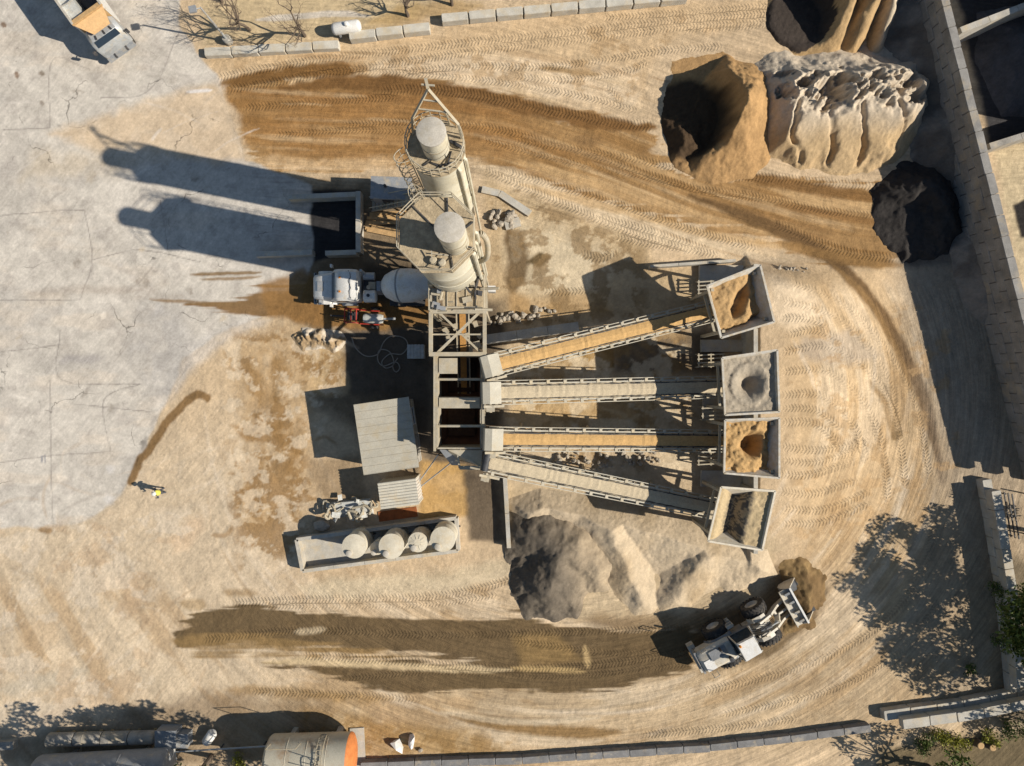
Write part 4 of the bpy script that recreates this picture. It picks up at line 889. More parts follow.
MB().bar((-1.6,6.3,5.0), (-1.2,6.3,4.6), .1).build('bracket', M_steel, bt)
# transfer belt below the bins
tb = thing('transfer_conveyor', 'narrow belt conveyor with brown sand running under the braced frame', 'conveyor', (-3.5,-1,0))
pa, pb = Vector((-3.4,-4.2,1.4)), Vector((-3.4,5.9,4.6))
MB().bar(pa, pb, .7, .06).build('belt', M_belt, tb)
MB().bar(pa.lerp(pb,.1)+Vector((0,0,.07)), pb+Vector((0,0,.07)), .42, .1).build('sand_layer', mat('brown_sand', (186,138,78), .95, var=.2, scale=6, bump=.6), tb)
for s_ in (-.42,.42): MB().bar(pa+Vector((s_,0,0)), pb+Vector((s_,0,0)), .08, .22).build('side_rail', M_steel, tb)
for f_ in (.05,.45,.85):
    p = pa.lerp(pb, f_)
    for s_ in (-.42,.42): MB().bar((p.x+s_,p.y,0), (p.x+s_,p.y,p.z), .1).build('leg', M_steel, tb)
# ---------------------------------------------------------------- overhead aggregate bins
ab = thing('aggregate_bin', 'open steel bin with dark compartments fed by the four conveyors', 'bin', (-3.4,-1.2,0))
bx0, bx1, by0, by1, bz = -5.05, -2.1, -4.4, 1.85, 5.2
def plate(a, b, z0, z1, th=.06, nm='side_plate', m=M_steel, par=ab):
    mb = MB(); a = Vector(a); b = Vector(b); mb.bar((a.x,a.y,(z0+z1)/2), (b.x,b.y,(z0+z1)/2), th, z1-z0); return mb.build(nm, m, par)
plate((bx0,by0), (bx0,by1), 2.8, bz, .12); plate((bx1,by0), (bx1,by1), 2.8, bz, .1); plate((bx0,by1), (bx1,by1), 2.8, bz, .1); plate((bx0,by0), (bx1,by0), 2.8, bz, .1)
for y in (-1.0,): plate((bx0+.06,y), (bx1-.06,y), 2.8, bz-.05, .08, 'divider')
MB().box(((bx0+bx1)/2+.03,-1.35,bz+.02), (bx1-bx0-.2,0.7,.07)).build('cover_plate', M_steel, ab)
MB().box((bx0+.75,1.15,bz+.03), (1.25,1.05,.06)).build('cover_plate', M_steel, ab)
for y in (0.25, -2.9): MB().tube((bx0,y,bz-.1), (bx1+.3,y,bz+.0), .09, .09, 8).build('tie_pipe', M_steel, ab)
for i, (ya, yb) in enumerate(((by1,-1.0), (-1.0,by0))):
    h_ = MB(); q = [(bx0,yb),(bx1,yb),(bx1,ya),(bx0,ya)]; c = ((bx0+bx1)/2, (ya+yb)/2); lo = [(c[0]+sx_*.35, c[1]+sy_*.35) for sx_, sy_ in ((-1,-1),(1,-1),(1,1),(-1,1))]
    for k in range(4): j = (k+1) % 4; h_.sheet([(*q[k],2.8),(*q[j],2.8),(*lo[j],1.9),(*lo[k],1.9)], .05)
    h_.build('hopper_bottom', mat('rusty_steel', (104,72,52), .9, var=.3), ab)
    MB().box((c[0],c[1],2.5), (1.9,2.1,.5)).build('aggregate', mat('wet_aggregate', (70,52,40), .95, var=.3, scale=5, bump=.7), ab)
for y in (by0+.1, -1.0, by1-.1):
    for x in (bx0-.1, bx1+.12): MB().bar((x,y,0), (x,y,bz-.3), .24).build('leg', M_steel, ab)
for x in (bx0-.16, bx1+.16): MB().bar((x,by0-.2,bz-.05), (x,by1+.2,bz-.05), .16, .22).build('rim_beam', M_steel, ab)
b = MB()
for x in (bx0-.1, bx1+.12):
    for ya, yb in ((by0+.1,-1.0),(-1.0,by1-.1)): b.bar((x,ya,.3), (x,yb,3.0), .09); b.bar((x,yb,.3), (x,ya,3.0), .09)
b.build('bracing', M_steel, ab)
MB().sheet([(-4.3,-4.55,5.1),(-4.3,-5.1,4.0),(-2.1,-5.7,4.6),(-2.0,-4.55,5.1)], .05).build('chute_plate', M_steel, ab)
MB().sheet([(-4.9,-4.5,4.9),(-4.0,-4.55,4.9),(-3.6,-5.7,3.6),(-4.2,-5.7,3.6)], .05).build('chute_plate', M_grey, ab)
b = MB(); b.bar((-3.7,-4.5,5.0), (-3.6,-5.8,4.4), .12); b.bar((-3.6,-5.8,4.4), (-2.2,-5.8,4.5), .25, .2); b.bar((-2.2,-5.8,4.5), (-2.1,-4.5,5.0), .12); b.bar((-3.5,-4.5,5.05), (-2.2,-5.7,4.6), .08); b.build('chute_frame', M_steel, ab)
# ---------------------------------------------------------------- four belt conveyors
M_sand = mat('belt_sand', (198,160,106), .95, var=.16, scale=5, bump=.7)
M_agg = mat('belt_aggregate', (192,176,148), .95, var=.14, scale=6, bump=.7)
def conveyor(label, lo, zlo, hi, zhi, m_load, hood=True, lw=.5, under=1.8, drive=True):
    a = W(*lo, zlo); b = W(*hi, zhi); d = (b-a).normalized(); hd = Vector((d.x, d.y, 0)).normalized(); sd_ = Vector((-hd.y, hd.x, 0)); up = sd_.cross(d); up = up if up.z > 0 else -up
    a2 = a - d*under; t = thing('belt_conveyor', label, 'conveyor', (a2.x, a2.y, 0)); T = (b-a2).length
    q = MB(); n = 1
    for s_ in (-1, 1):                                   # troughed belt
        q.sheet([a2+sd_*(s_*.18)+up*0, b+sd_*(s_*.18), b+sd_*(s_*.46)+up*.12, a2+sd_*(s_*.46)+up*.12][::s_], .03)
    q.sheet([a2-sd_*.2, b-sd_*.2, b+sd_*.2, a2+sd_*.2], .03); q.build('belt', M_belt, t)
    # the load: an uneven ridge of material
    ld = MB(); N = 90; r = random.Random(int(lo[1])); P = []
    for i in range(N+1):
        p = a2.lerp(b, (i+.2)/(N+.6)); hh = .16 + r.uniform(-.025,.025); w = lw*(1+r.uniform(-.07,.07))
        P += [p-sd_*w+up*.06, p-sd_*(w*.45)+up*hh*.9, p+up*(hh+.03), p+sd_*(w*.45)+up*hh*.9, p+sd_*w+up*.06]
    F = [(i*5+k, i*5+k+1, i*5+k+6, i*5+k+5) for i in range(N) for k in range(4)]
    lo_ = ld.add(P, F).build('load', m_load, t)
    for s_ in (-1, 1):
        MB().bar(a2+sd_*(s_*.58)-up*.03, b+sd_*(s_*.58)-up*.03, .09, .2, up).build('side_channel', M_roof, t); MB().bar(a2+sd_*(s_*.80)-up*.02, b+sd_*(s_*.80)-up*.02, .05, .1, up).build('guard_rail', M_roof, t)
        MB().bar(a2+sd_*(s_*.62)-up*.75, b+sd_*(s_*.62)-up*.6, .08, .1, up).build('lower_chord', M_steel, t)
        br = MB(); k = int(T/1.25)
        for i in range(k):
            p0 = a2.lerp(b, i/k); p1 = a2.lerp(b, (i+1)/k); br.bar(p0+sd_*(s_*.64)-up*.7, p1+sd_*(s_*.64)-up*.1, .05); br.bar(p1+sd_*(s_*.64)-up*.1, p1+sd_*(s_*.64)-up*.7, .05)
        br.build('truss_web', M_steel, t)
        kk = int(T/1.15)
        for i in range(kk):                              # idler brackets standing out beyond the channel
            p = a2.lerp(b, (i+.5)/kk); MB().bar(p+sd_*(s_*.54)+up*.06, p+sd_*(s_*.78)+up*.1, .22, .08, up).build('idler_bracket', M_steel, t)
    rl = MB(); k = int(T/1.2)
    for i in range(k):
        p = a2.lerp(b, (i+.5)/k)-up*.08; rl.tube(p-sd_*.6, p+sd_*.6, .05, .05, 6)
    rl.build('idler_rollers', M_dark, t)
    for f_ in (0.34, 0.62, 0.88):
        p = a2.lerp(b, f_); g = p.z-.7
        for s_ in (-1,1): MB().bar((p.x+sd_.x*.75*s_, p.y+sd_.y*.75*s_, 0), p+sd_*(s_*.6)-up*.65, .14).build('leg', M_steel, t)
        MB().bar(p+sd_*.72-Vector((0,0,g*.55)), p-sd_*.72-Vector((0,0,g*.55)), .09).build('cross_bar', M_steel, t); MB().bar(p+sd_*.6-up*.65, p-sd_*.6-up*.65, .1).build('cross_bar', M_steel, t)
    MB().tube(b+sd_*.6, b-sd_*.6, .26, .26, 14).build('head_pulley', M_dark, t, smooth=True)
    MB().tube(a2+sd_*.6, a2-sd_*.6, .24, .24, 14).build('tail_pulley', M_dark, t, smooth=True)
    if hood:
        h = MB(); pr = [(-.1,.0),(-.1,.5),(.35,.66),(1.15,.5),(1.15,.22)]
        vs = []; 
        for s_ in (-.72,.72):
            for x, z in pr: vs.append(b - d*x*1.0 + d*.3 + sd_*s_ + up*z)
        h.add(vs, [(0,1,2,3,4),(9,8,7,6,5)] + [(i,i+5,i+6,i+1) for i in range(4)] + [(4,9,5,0)]); ho = h.build('hood', M_roof, t)
        MB().bar(b+d*.32+sd_*.72+up*.25, b+d*.32-sd_*.72+up*.25, .08, .4, up).build('hood_rim', M_steel, ho)
    if drive:
        m = MB(); m.box(b-d*.2+sd_*1.05+up*.05, (.55,.4,.4), math.atan2(d.y,d.x)); m.tube(b-d*.2+sd_*.7, b-d*.2+sd_*1.3, .12, .12, 8); m.bar(b+d*.3+sd_*.9+up*.2, b-d*1.1+sd_*.9+up*.2, .16, .14); m.build('drive_motor', M_steel, t)
    return t
conveyor('tan sand belt conveyor, the one farthest from the grey cone, climbing to the bin', (712,311), 1.3, (487,367), 5.9, M_sand)
conveyor('belt conveyor carrying grey aggregate between the two tan sand belts', (722,387), 1.3, (487,393), 5.9, M_agg)
conveyor('tan sand belt conveyor lying between the two pale aggregate belts', (724,441), 1.3, (489,439), 5.9, M_sand, lw=.42)
conveyor('pale aggregate belt conveyor with open head, passing the dark grey gravel cone', (712,508), 1.3, (486,462), 5.9, M_agg, hood=False)
# ---------------------------------------------------------------- feed hoppers
def hopper(label, quad, zr, m, lip=None):
    q = [W(*p, zr) for p in quad]; c = sum(q, Vector())/4; t = thing('feed_hopper', label, 'hopper', (c.x, c.y, 0))
    zb = 3.4; lo = [Vector((c.x+(p.x-c.x)*.42, c.y+(p.y-c.y)*.42, zb)) for p in q]; zl = 2.0; lo2 = [Vector((c.x+(p.x-c.x)*.2, c.y+(p.y-c.y)*.2, zl)) for p in q]
    for k in range(4):
        j = (k+1) % 4; MB().sheet([q[k], q[j], lo[j], lo[k]], .05).build('side_plate', m, t)
    th = MB()
    for k in range(4): j = (k+1) % 4; th.sheet([lo[k], lo[j], lo2[j], lo2[k]], .04)
    th.build('throat', M_steel, t)
    for k in range(4):
        j = (k+1) % 4; MB().bar(q[k], q[j], .13, .16).build('rim', m, t)
        f = c + (q[k]-c)*.8; g = ground_z(f.x, f.y); MB().bar((f.x,f.y,g-.1), (f.x,f.y,zr-.25), .2).build('leg', M_steel, t)
        f2 = c + (q[j]-c)*.8; MB().bar((f.x,f.y,3.3), (f2.x,f2.y,3.3), .16).build('cross_beam', M_steel, t)
    return t, q, c
def hop_load(name, label, q, c, zf, colf, shrink=.985):
    n = 44; V = np.zeros((n+1, n+1, 3)); Q = [np.array(c + (p-c)*shrink) for p in q]
    s = np.linspace(0, 1, n+1); A, B = np.meshgrid(s, s, indexing='ij')
    P = (Q[0]*((1-A)*(1-B))[...,None] + Q[1]*(A*(1-B))[...,None] + Q[2]*(A*B)[...,None] + Q[3]*((1-A)*B)[...,None])
    zz = zf(A, B) + .12*(fbm(P[...,0]*2.5, P[...,1]*2.5, 150, 3)-.5) + .1*(fbm(P[...,0]*8, P[...,1]*8, 151, 2)-.5)
    # keep the load inside the sloping sides
    zr = Q[0][2]; ed = np.minimum(np.minimum(A, 1-A), np.minimum(B, 1-B))
    P[...,2] = zr + zz; fr = np.clip((zr - P[...,2])/2.2, 0, 1)*.56
    P[...,0] = c.x + (P[...,0]-c.x)*(1-fr); P[...,1] = c.y + (P[...,1]-c.y)*(1-fr)
    idn = np.arange((n+1)**2).reshape(n+1, n+1); qd = np.stack([idn[:-1,:-1], idn[:-1,1:], idn[1:,1:], idn[1:,:-1]], -1).reshape(-1, 4)
    co = P.reshape(-1, 3) - np.array([c.x, c.y, 0]); me = grid_mesh(name, co, qd); col = colf(A.ravel(), B.ravel()); col = col*(1+.3*(fbm(co[:,0]*6, co[:,1]*6, 152, 3)-.5))[:,None]; vcol(me, np.clip(col, .01, .8))
    for a in ('tu','tv','tm','pave','fa','fb','fs'): fattr(me, a, np.zeros((n+1)**2))
    me.materials.append(M_soil); o = bpy.data.objects.new(name, me); C.objects.link(o); o.location = (c.x, c.y, 0); return tag(o, label, 'load')
M_hop = mat('hopper_plate', (204,197,184), .65, var=.16, scale=3, dust=.45, dustc=(190,168,130))
t, q, c = hopper('tilted grey feed hopper holding brown sand with a long hollow', [(707,286),(760,265),(774,322),(721,338)], 5.6, M_hop)
hop_load('sand_load', 'brown sand with a long dark hollow inside the tilted hopper', q, c, lambda a, b: -.35 - .95*(1-sst(.04,.2,np.abs((a-.56)*.75+(b-.46)*.62)+.9*np.maximum(0,np.abs((b-.46)*.75-(a-.56)*.62)-.22))) - .55*sst(.6,.98,a-.25*(.5-b)) - .35*sst(.8,1,b) + .25*(fbm(a*6,b*6,161,3)-.5), lambda a, b: np.tile(alb(186,152,106), (a.size,1)))
t, q, c = hopper('square feed hopper with a round funnel of grey gravel', [(722,358),(777,350),(779,412),(725,415)], 5.6, M_hop)
hop_load('gravel_load', 'grey gravel drawn down into a round funnel in the square hopper', q, c, lambda a, b: -.12 - 1.25*np.clip(1-np.hypot(a-.5,b-.5)/.36,0,1) - .12*np.sin(np.clip(np.hypot(a-.5,b-.5)*18,0,9)), lambda a, b: np.tile(alb(176,163,143), (a.size,1)))
t, q, c = hopper('square feed hopper half emptied, tan sand caked on its near side', [(725,420),(779,418),(779,478),(724,473)], 5.6, M_hop)
hop_load('sand_load', 'tan sand caked round a deep dark hole in the half empty hopper', q, c, lambda a, b: -.2 - 1.7*(1-sst(.18,.31,np.hypot(a-.56,b-.46)+.12*(fbm(a*5,b*5,162,3)-.5))) - .6*sst(.62,.98,a+.2*(b-.5)) + .4*(fbm(a*8,b*8,160,4)-.5), lambda a, b: np.tile(alb(192,156,106), (a.size,1)))
t, q, c = hopper('cream feed hopper of dark gravel at the end of the row beside the sand spill', [(721,487),(775,491),(762,550),(708,541)], 5.6, mat('hopper_cream', (224,213,192), .6, var=.1, dust=.3, scale=3))
hop_load('gravel_load', 'dark stony gravel with a steep slope painted in shade in the cream hopper', q, c, lambda a, b: -.15 - .9*sst(.05,.3,a)*(1-sst(.36,.66,a)), lambda a, b: mixc((196,174,136),(96,92,86), (sst(.12,.3,a)*(1-sst(.6,.74,a)))*(.35+.65*(fbm(a*26,b*26,163,2)>.47))))  # dark band paints black gravel and the left-facing slope's shade together
# concrete floor slabs, end walls and railings between the hoppers
for i, (a, b, lab) in enumerate((((698,266),(742,284),'pale concrete slab under the tilted sand hopper'), ((700,340),(746,352),'pale concrete slab between the tilted hopper and the round funnel hopper'), ((702,394),(728,418),'pale concrete slab beside the round gravel funnel hopper'), ((700,470),(752,486),'pale concrete slab between the half empty hopper and the cream hopper'))):
    p = W(*a); q_ = W(*b); o = MB().box2((p.x,p.y,0.0),(q_.x,q_.y,.34)).build('concrete_slab', M_conc); tag(o, lab, 'slab')
for i, (ux, v0, lab) in enumerate(((694,284,'rail grid beside the slab of the tilted sand hopper'), (694,356,'rail grid beside the round gravel funnel hopper'), (698,408,'rail grid beside the half empty sand hopper'), (694,452,'rail grid under the head of the pale aggregate belt'))):
    p = W(ux, v0); t = thing('rail_grid', lab, 'railing', p)
    for k in range(4): MB().bar((p.x, p.y-k*.28, .95), (p.x+2.0, p.y-k*.28+.12, 1.0), .09, .06).build('rail', M_steel, t)
    for k in range(3):
        MB().bar((p.x+k*.9+.1, p.y-.9, .93), (p.x+k*.9+.1, p.y+.15, .93), .08).build('cross_bar', M_steel, t)
        for yy in (-.85, .1): MB().bar((p.x+k*.9+.1, p.y+yy, 0), (p.x+k*.9+.1, p.y+yy, .9), .08).build('post', M_steel, t)
solid_wall('retaining_wall', 'concrete retaining wall holding the ramp fill behind the feed hoppers', ((743-512)*S, (383-270)*S), ((743-512)*S, (383-545)*S), 2.7, .3)
solid_wall('kerb_wall', 'thin concrete kerb wall between the haul road and the tilted hopper', g2(648,268), g2(733,262), .75, .2)
solid_wall('kerb_wall', 'narrow upright concrete kerb beside the dark patch and pale sand spill', gz(505,478,.6), gz(509,548,.6), .7, .3, m=M_conc)
solid_wall('kerb_wall', 'low sunlit concrete sill alongside the first tan sand belt', g2(486,340), g2(578,327), .6, .7, m=M_conc)
# ---------------------------------------------------------------- wheels
def wheel(par, x, y, z, r, w, nm='wheel', lugs=0, m=None):
    prof = [(r*.55,-w/2),(r*.86,-w/2),(r*.97,-w*.40),(r,-w*.28),(r,w*.28),(r*.97,w*.40),(r*.86,w/2),(r*.55,w/2)]
    M = Matrix.Translation((x,y,z)) @ Matrix.Rotation(R(90), 4, 'X')
    o = MB().lathe(prof, 28, M, cap=False).build(nm, M_rubber, par, True, True)
    MB().lathe([(0,-w*.18),(r*.2,-w*.2),(r*.24,-w*.05),(r*.5,-w*.1),(r*.56,-w*.42),(r*.58,-w*.42),(r*.58,w*.42),(r*.56,w*.42),(r*.5,w*.1),(r*.24,w*.05),(r*.2,w*.2),(0,w*.18)], 24, M).build('rim', m or M_rim, o, True, True)
    if lugs:
        g = MB()
        for i in range(lugs):
            a = 2*math.pi*i/lugs
            for s_ in (-1,1):
                aa = a + (math.pi/lugs if s_ > 0 else 0); p = Vector((math.cos(aa)*r*1.0, s_*w*.24, math.sin(aa)*r*1.0)); e = Vector((math.cos(aa+.12)*r*.97, s_*w*.5, math.sin(aa+.12)*r*.97))
                g.bar(p+Vector((x,y-s_*w*.2,z)), e+Vector((x,y,z)), .11, .07, Vector((math.cos(aa),0,math.sin(aa))))
        g.build('tread_lugs', M_rubber, o, True)['kind'] = 'stuff'
    return o
# ---------------------------------------------------------------- mixer truck (front towards -x, local +x = forward)
mt = thing('mixer_truck', 'white concrete mixer truck backed under the wide silo', 'truck', (W(376,290).x, W(376,290).y, 0), math.pi)
# local x: front bumper at +4.3, rear at -4.6
def L_(name, mb, m, par=mt, smooth=False): return mb.build(name, m, par, True, smooth)
for y in (-.42,.42): L_('frame_rail', MB().box((-.2,y,.95), (8.6,.14,.28)), M_dark)
for x, dual in ((3.35,0),(-1.9,1),(-3.2,1)):
    for s_ in (-1,1): wheel(mt, x, s_*1.0, .52, .52, .34 if not dual else .6)
def loft(rings, cap=True):
    mb = MB(); n = len(rings[0]); vs = [p for r_ in rings for p in r_]; fs = []
    for k in range(len(rings)-1): fs += [(k*n+i, k*n+(i+1)%n, (k+1)*n+(i+1)%n, (k+1)*n+i) for i in range(n)]
    if cap: fs += [tuple(range(n))[::-1], tuple(range((len(rings)-1)*n, len(rings)*n))]
    return mb.add(vs, fs)
def rrect(x, y0, y1, z0, z1, c): return [(x,y0+c,z0),(x,y1-c,z0),(x,y1,z0+c),(x,y1,z1-c),(x,y1-c,z1),(x,y0+c,z1),(x,y0,z1-c),(x,y0,z0+c)]
hood = L_('hood', loft([rrect(4.25,-.78,.78,.75,1.55,.14), rrect(4.1,-.86,.86,.7,1.75,.16), rrect(3.3,-.95,.95,.75,1.95,.18), rrect(2.75,-1.0,1.0,.8,2.02,.18)]), M_white, smooth=True)
L_('hood_vent', MB().box((3.6,0,1.9), (.5,.7,.05)), M_grey, hood)
for s_ in (-1,1):
    L_('fender', loft([[(x, s_*(1.05+dy), z) for dy, z in ((-.3,zz-.04),(.16,zz-.1),(.17,zz-.02),(-.3,zz+.06))] for x, zz in ((4.1,.8),(3.95,1.1),(3.6,1.25),(3.1,1.25),(2.75,1.1),(2.6,.85))]), M_white)
    L_('headlight', MB().box((4.2,s_*.95,1.05), (.12,.25,.22)), M_glass)
    L_('step_tank', MB().tube((1.2,s_*1.0,.75), (2.3,s_*1.0,.75), .28, .28, 14), M_gal, smooth=True)
    mi = L_('mirror', MB().box((2.75,s_*1.42,2.2), (.12,.22,.5)), M_white); L_('mirror_arm', MB().bar((2.6,s_*1.15,2.3), (2.75,s_*1.4,2.3), .04), M_dark, mi)
L_('bumper', MB().box((4.33,0,.65), (.18,2.3,.34)), M_gal)
L_('grille', MB().box((4.26,0,1.15), (.05,1.1,.6)), M_dark)
cab = L_('cab', loft([rrect(2.75,-1.1,1.1,.9,1.98,.12), rrect(2.45,-1.12,1.12,.9,2.62,.15), rrect(2.1,-1.13,1.13,.9,2.86,.2), rrect(1.35,-1.13,1.13,.9,2.92,.22), rrect(.85,-1.1,1.1,.9,2.82,.22), rrect(.72,-1.0,1.0,.95,2.6,.2)]), M_white, smooth=True)
L_('windscreen', MB().sheet([(2.79,-.92,2.02),(2.79,.92,2.02),(2.47,.9,2.66),(2.47,-.9,2.66)], .03), M_glass, cab)
for s_ in (-1,1): L_('side_window', MB().box((1.9,s_*1.135,2.2), (.8,.02,.5)), M_glass, cab)
L_('roof_seam', MB().path([Vector((1.3+.1*math.cos(a*2),y,2.93-.02*abs(y)*2)) for y, a in [(-1+i*.25, i) for i in range(9)]], .025, 4), M_dark, cab)
for s_ in (-.5,.5): L_('roof_light', MB().box((2.0,s_,2.9), (.12,.14,.08)), mat('amber', (220,140,40), .3), cab)
ex = L_('exhaust', MB().tube((.45,-.95,.9), (.45,-.95,3.2), .09, .09, 10), M_gal, smooth=True)
L_('engine_block', MB().box((.25,-.1,1.35), (.7,.9,.6)).box((.3,.2,1.8), (.4,.4,.35)), M_dark)
L_('hydraulic_tank', MB().tube((-.25,-.75,1.75), (.55,-.75,1.75), .28, .28, 14), M_gal, smooth=True)
L_('pump', MB().box((-.1,-.05,1.7), (.5,.55,.5)).tube((.1,.1,1.9), (.1,.1,2.2), .16, .16, 10), M_steel)
wt = L_('water_tank', loft([rrect(.5,.35,1.1,1.5,2.25,.2), rrect(.45,.3,1.14,1.45,2.32,.22), rrect(-.35,.3,1.14,1.45,2.32,.22), rrect(-.4,.35,1.1,1.5,2.25,.2)]), M_white, smooth=True)
L_('filler_cap', MB().lathe([(.12,0),(.12,.06),(0,.07)], 12, Matrix.Translation((.1,.7,2.32))), M_dark, wt)
DM = Matrix.Translation((-.95,0,1.95)) @ Matrix.Rotation(R(-78), 4, 'Y')      # drum axis tilts up towards the rear
dr = L_('drum', MB().lathe([(0,-.05),(.55,0),(.85,.25),(1.12,.8),(1.22,1.3),(1.22,2.1),(1.08,2.9),(.8,3.6),(.5,4.15),(.45,4.2),(.42,4.0)], 36, DM), M_white, smooth=True)
L_('drum_band', MB().lathe([(1.235,1.28),(1.25,1.34),(1.235,1.40)], 36, DM), M_grey, dr)
L_('pedestal', MB().hexa([(-.75,-.5,1.05),(-.35,-.5,1.05),(-.35,.5,1.05),(-.75,.5,1.05),(-.75,-.35,2.1),(-.45,-.35,2.1),(-.45,.35,2.1),(-.75,.35,2.1)]), M_grey)
L_('rear_stand', MB().bar((-4.0,-.45,1.0), (-4.1,-.55,2.5), .12).bar((-4.0,.45,1.0), (-4.1,.55,2.5), .12).bar((-4.1,-.6,2.4), (-4.1,.6,2.4), .14), M_grey)
L_('charge_hopper', MB().lathe([(.3,3.0),(.32,3.2),(.62,3.75),(.64,3.78)], 20, Matrix.Translation((-4.55,0,0))), M_white, smooth=True)
L_('discharge_chute', MB().lathe([(.3,0),(.3,1.6)], 12, Matrix.Translation((-4.5,0,2.2)) @ Matrix.Rotation(R(215), 4, 'Y'), math.pi*.5, math.pi*1.5), M_grey)
for s_ in (-1,1): L_('mudguard', MB().box((-2.55,s_*1.0,1.18), (2.6,.62,.06)), M_dark)
# ---------------------------------------------------------------- open-top truck at the upper left (local +x forward)
dt = thing('box_truck', 'open-topped truck with a tan board over its grey cab front', 'truck', (W(109,31).x, W(109,31).y, 0), -R(54.5))
def D_(name, mb, m, par=dt, smooth=False): return mb.build(name, m, par, True, smooth)
bl, bh, bw = 6.4, 3.2, 2.5
for s_ in (-1,1): D_('side_wall', MB().box((-2.6,s_*(bw/2-.05),2.05), (bl,.1,2.3)), M_white)
D_('front_wall', MB().box((.55,0,2.0), (.14,bw-.24,2.3)), M_wood); D_('rear_wall', MB().box((-5.75,0,2.0), (.1,bw-.22,2.3)), M_white)
D_('front_beam', MB().box((.5,0,3.18), (.3,bw+.04,.14)), M_wood)
D_('bed_floor', MB().box((-2.6,0,.95), (bl,bw-.2,.12)), M_dark)
for s_ in (-1,1): D_('top_rail', MB().box((-2.6,s_*(bw/2-.04),3.25), (bl,.14,.1)), M_cap)
for x in (-.9,-3.2,-5.0): D_('roof_bow', MB().path([Vector((x+.25*math.sin(k*.5),-1.2+k*.3,3.25+.18*math.sin(math.pi*k/8))) for k in range(9)], .05, 6), M_cap)
D_('board', MB().sheet([(.66,-1.22,3.1),(1.7,-.5,2.75),(1.7,.85,2.75),(.66,1.22,3.1)], .05), mat('tan_board', (222,180,128), .8, var=.12, scale=4))
cab2 = D_('cab', loft([rrect(2.25,-1.1,1.1,.7,1.5,.15), rrect(2.15,-1.2,1.2,.6,2.0,.2), rrect(1.85,-1.22,1.22,.6,2.4,.25), rrect(1.3,-1.2,1.2,.6,2.45,.25), rrect(.9,-1.18,1.18,.6,2.4,.25)]), M_gal, smooth=True)
D_('windscreen', MB().sheet([(2.18,-.95,2.06),(2.18,.95,2.06),(1.9,.92,2.41),(1.9,-.92,2.41)], .03), M_glass, cab2)
for y in (-.6,.1,.65): D_('roof_gap', MB().box((1.72,y,2.46), (.3,.1,.06), .3*y), M_dark, cab2)
for s_ in (-1,1):
    m_ = D_('mirror', MB().box((2.2,s_*1.42,1.9), (.12,.2,.4)), M_dark); D_('mirror_arm', MB().bar((2.05,s_*1.2,1.9), (2.2,s_*1.4,1.9), .04), M_dark, m_)
D_('bumper', MB().box((2.36,0,.7), (.2,2.3,.35)), M_grey)
for y in (-.5,.5): D_('frame_rail', MB().box((-1.6,y,.78), (8.2,.14,.22)), M_dark)
for x in (1.7,-3.6,-4.8):
    for s_ in (-1,1): wheel(dt, x, s_*1.0, .5, .5, .34 if x > 0 else .55)
def load_item(name, label, cat, mb, m): 
    o = mb.build(name, m, dt); o.parent = None; o.matrix_world = XF[dt.name]; XF[o.name] = XF[dt.name]; return tag(o, label, cat)
o = MB().box((-1.2,-.75,1.9), (2.6,.85,1.7), .05).build('crate', M_canvas, None); o.location = dt.location; o.rotation_euler = dt.rotation_euler; tag(o, 'grey boxed load along one side inside the open truck', 'crate')
for k, x in enumerate((-.3,-1.1)):
    o = MB().box((x,.55,1.4+.1*k), (.7,1.05,.75), .04).build('crate', M_dark, None); o.location = dt.location; o.rotation_euler = dt.rotation_euler; tag(o, ('black crate against the front board inside the open truck','black crate behind the foremost one inside the open truck')[k], 'crate')
# ---------------------------------------------------------------- wheel loader (local +x forward)
ld = thing('wheel_loader', 'dusty white wheel loader with its bucket by the brown gravel heap', 'loader', (W(737,628).x, W(737,628).y, 0), R(29))
def G_(name, mb, m, par=ld, smooth=False): return mb.build(name, m, par, True, smooth)
M_ldr = mat('loader_paint', (206,198,182), .5, var=.14, dust=.35, scale=2.5, dustc=(190,170,136))
M_ldg = mat('loader_grey', (128,130,132), .55, var=.2, dust=.3)
for x in (-1.6,1.65):
    for s_ in (-1,1): wheel(ld, x, s_*1.16, .92, .92, .68, lugs=20, m=mat('pale_rim', (214,208,196), .6, dust=.3))
G_('rear_frame', MB().box((-1.5,0,1.0), (3.4,1.1,.6)), M_ldg)
eh = G_('engine_hood', loft([rrect(-3.75,-.75,.75,1.2,2.05,.15), rrect(-3.5,-.85,.85,1.1,2.2,.2), rrect(-1.35,-.85,.85,1.1,2.35,.2), rrect(-1.2,-.8,.8,1.15,2.3,.2)]), M_ldr, smooth=True)
G_('hood_panel', MB().box((-2.3,.2,2.34), (1.3,.7,.05)), M_ldg, eh); G_('hood_panel', MB().box((-3.2,-.35,2.22), (.7,.8,.08)), M_white, eh)
G_('air_intake', MB().lathe([(.13,0),(.13,.35),(.18,.36),(.18,.5),(0,.52)], 14, Matrix.Translation((-1.7,-.5,2.3))), M_dark, eh)
G_('exhaust', MB().tube((-2.1,.45,2.3), (-2.1,.45,3.0), .08, .08, 10), M_dark, eh)
G_('radiator_guard', MB().box((-3.8,0,1.5), (.16,1.7,1.0)), M_ldg)
G_('counterweight', MB().box((-3.75,0,.85), (.5,2.2,.6)), M_ldr)
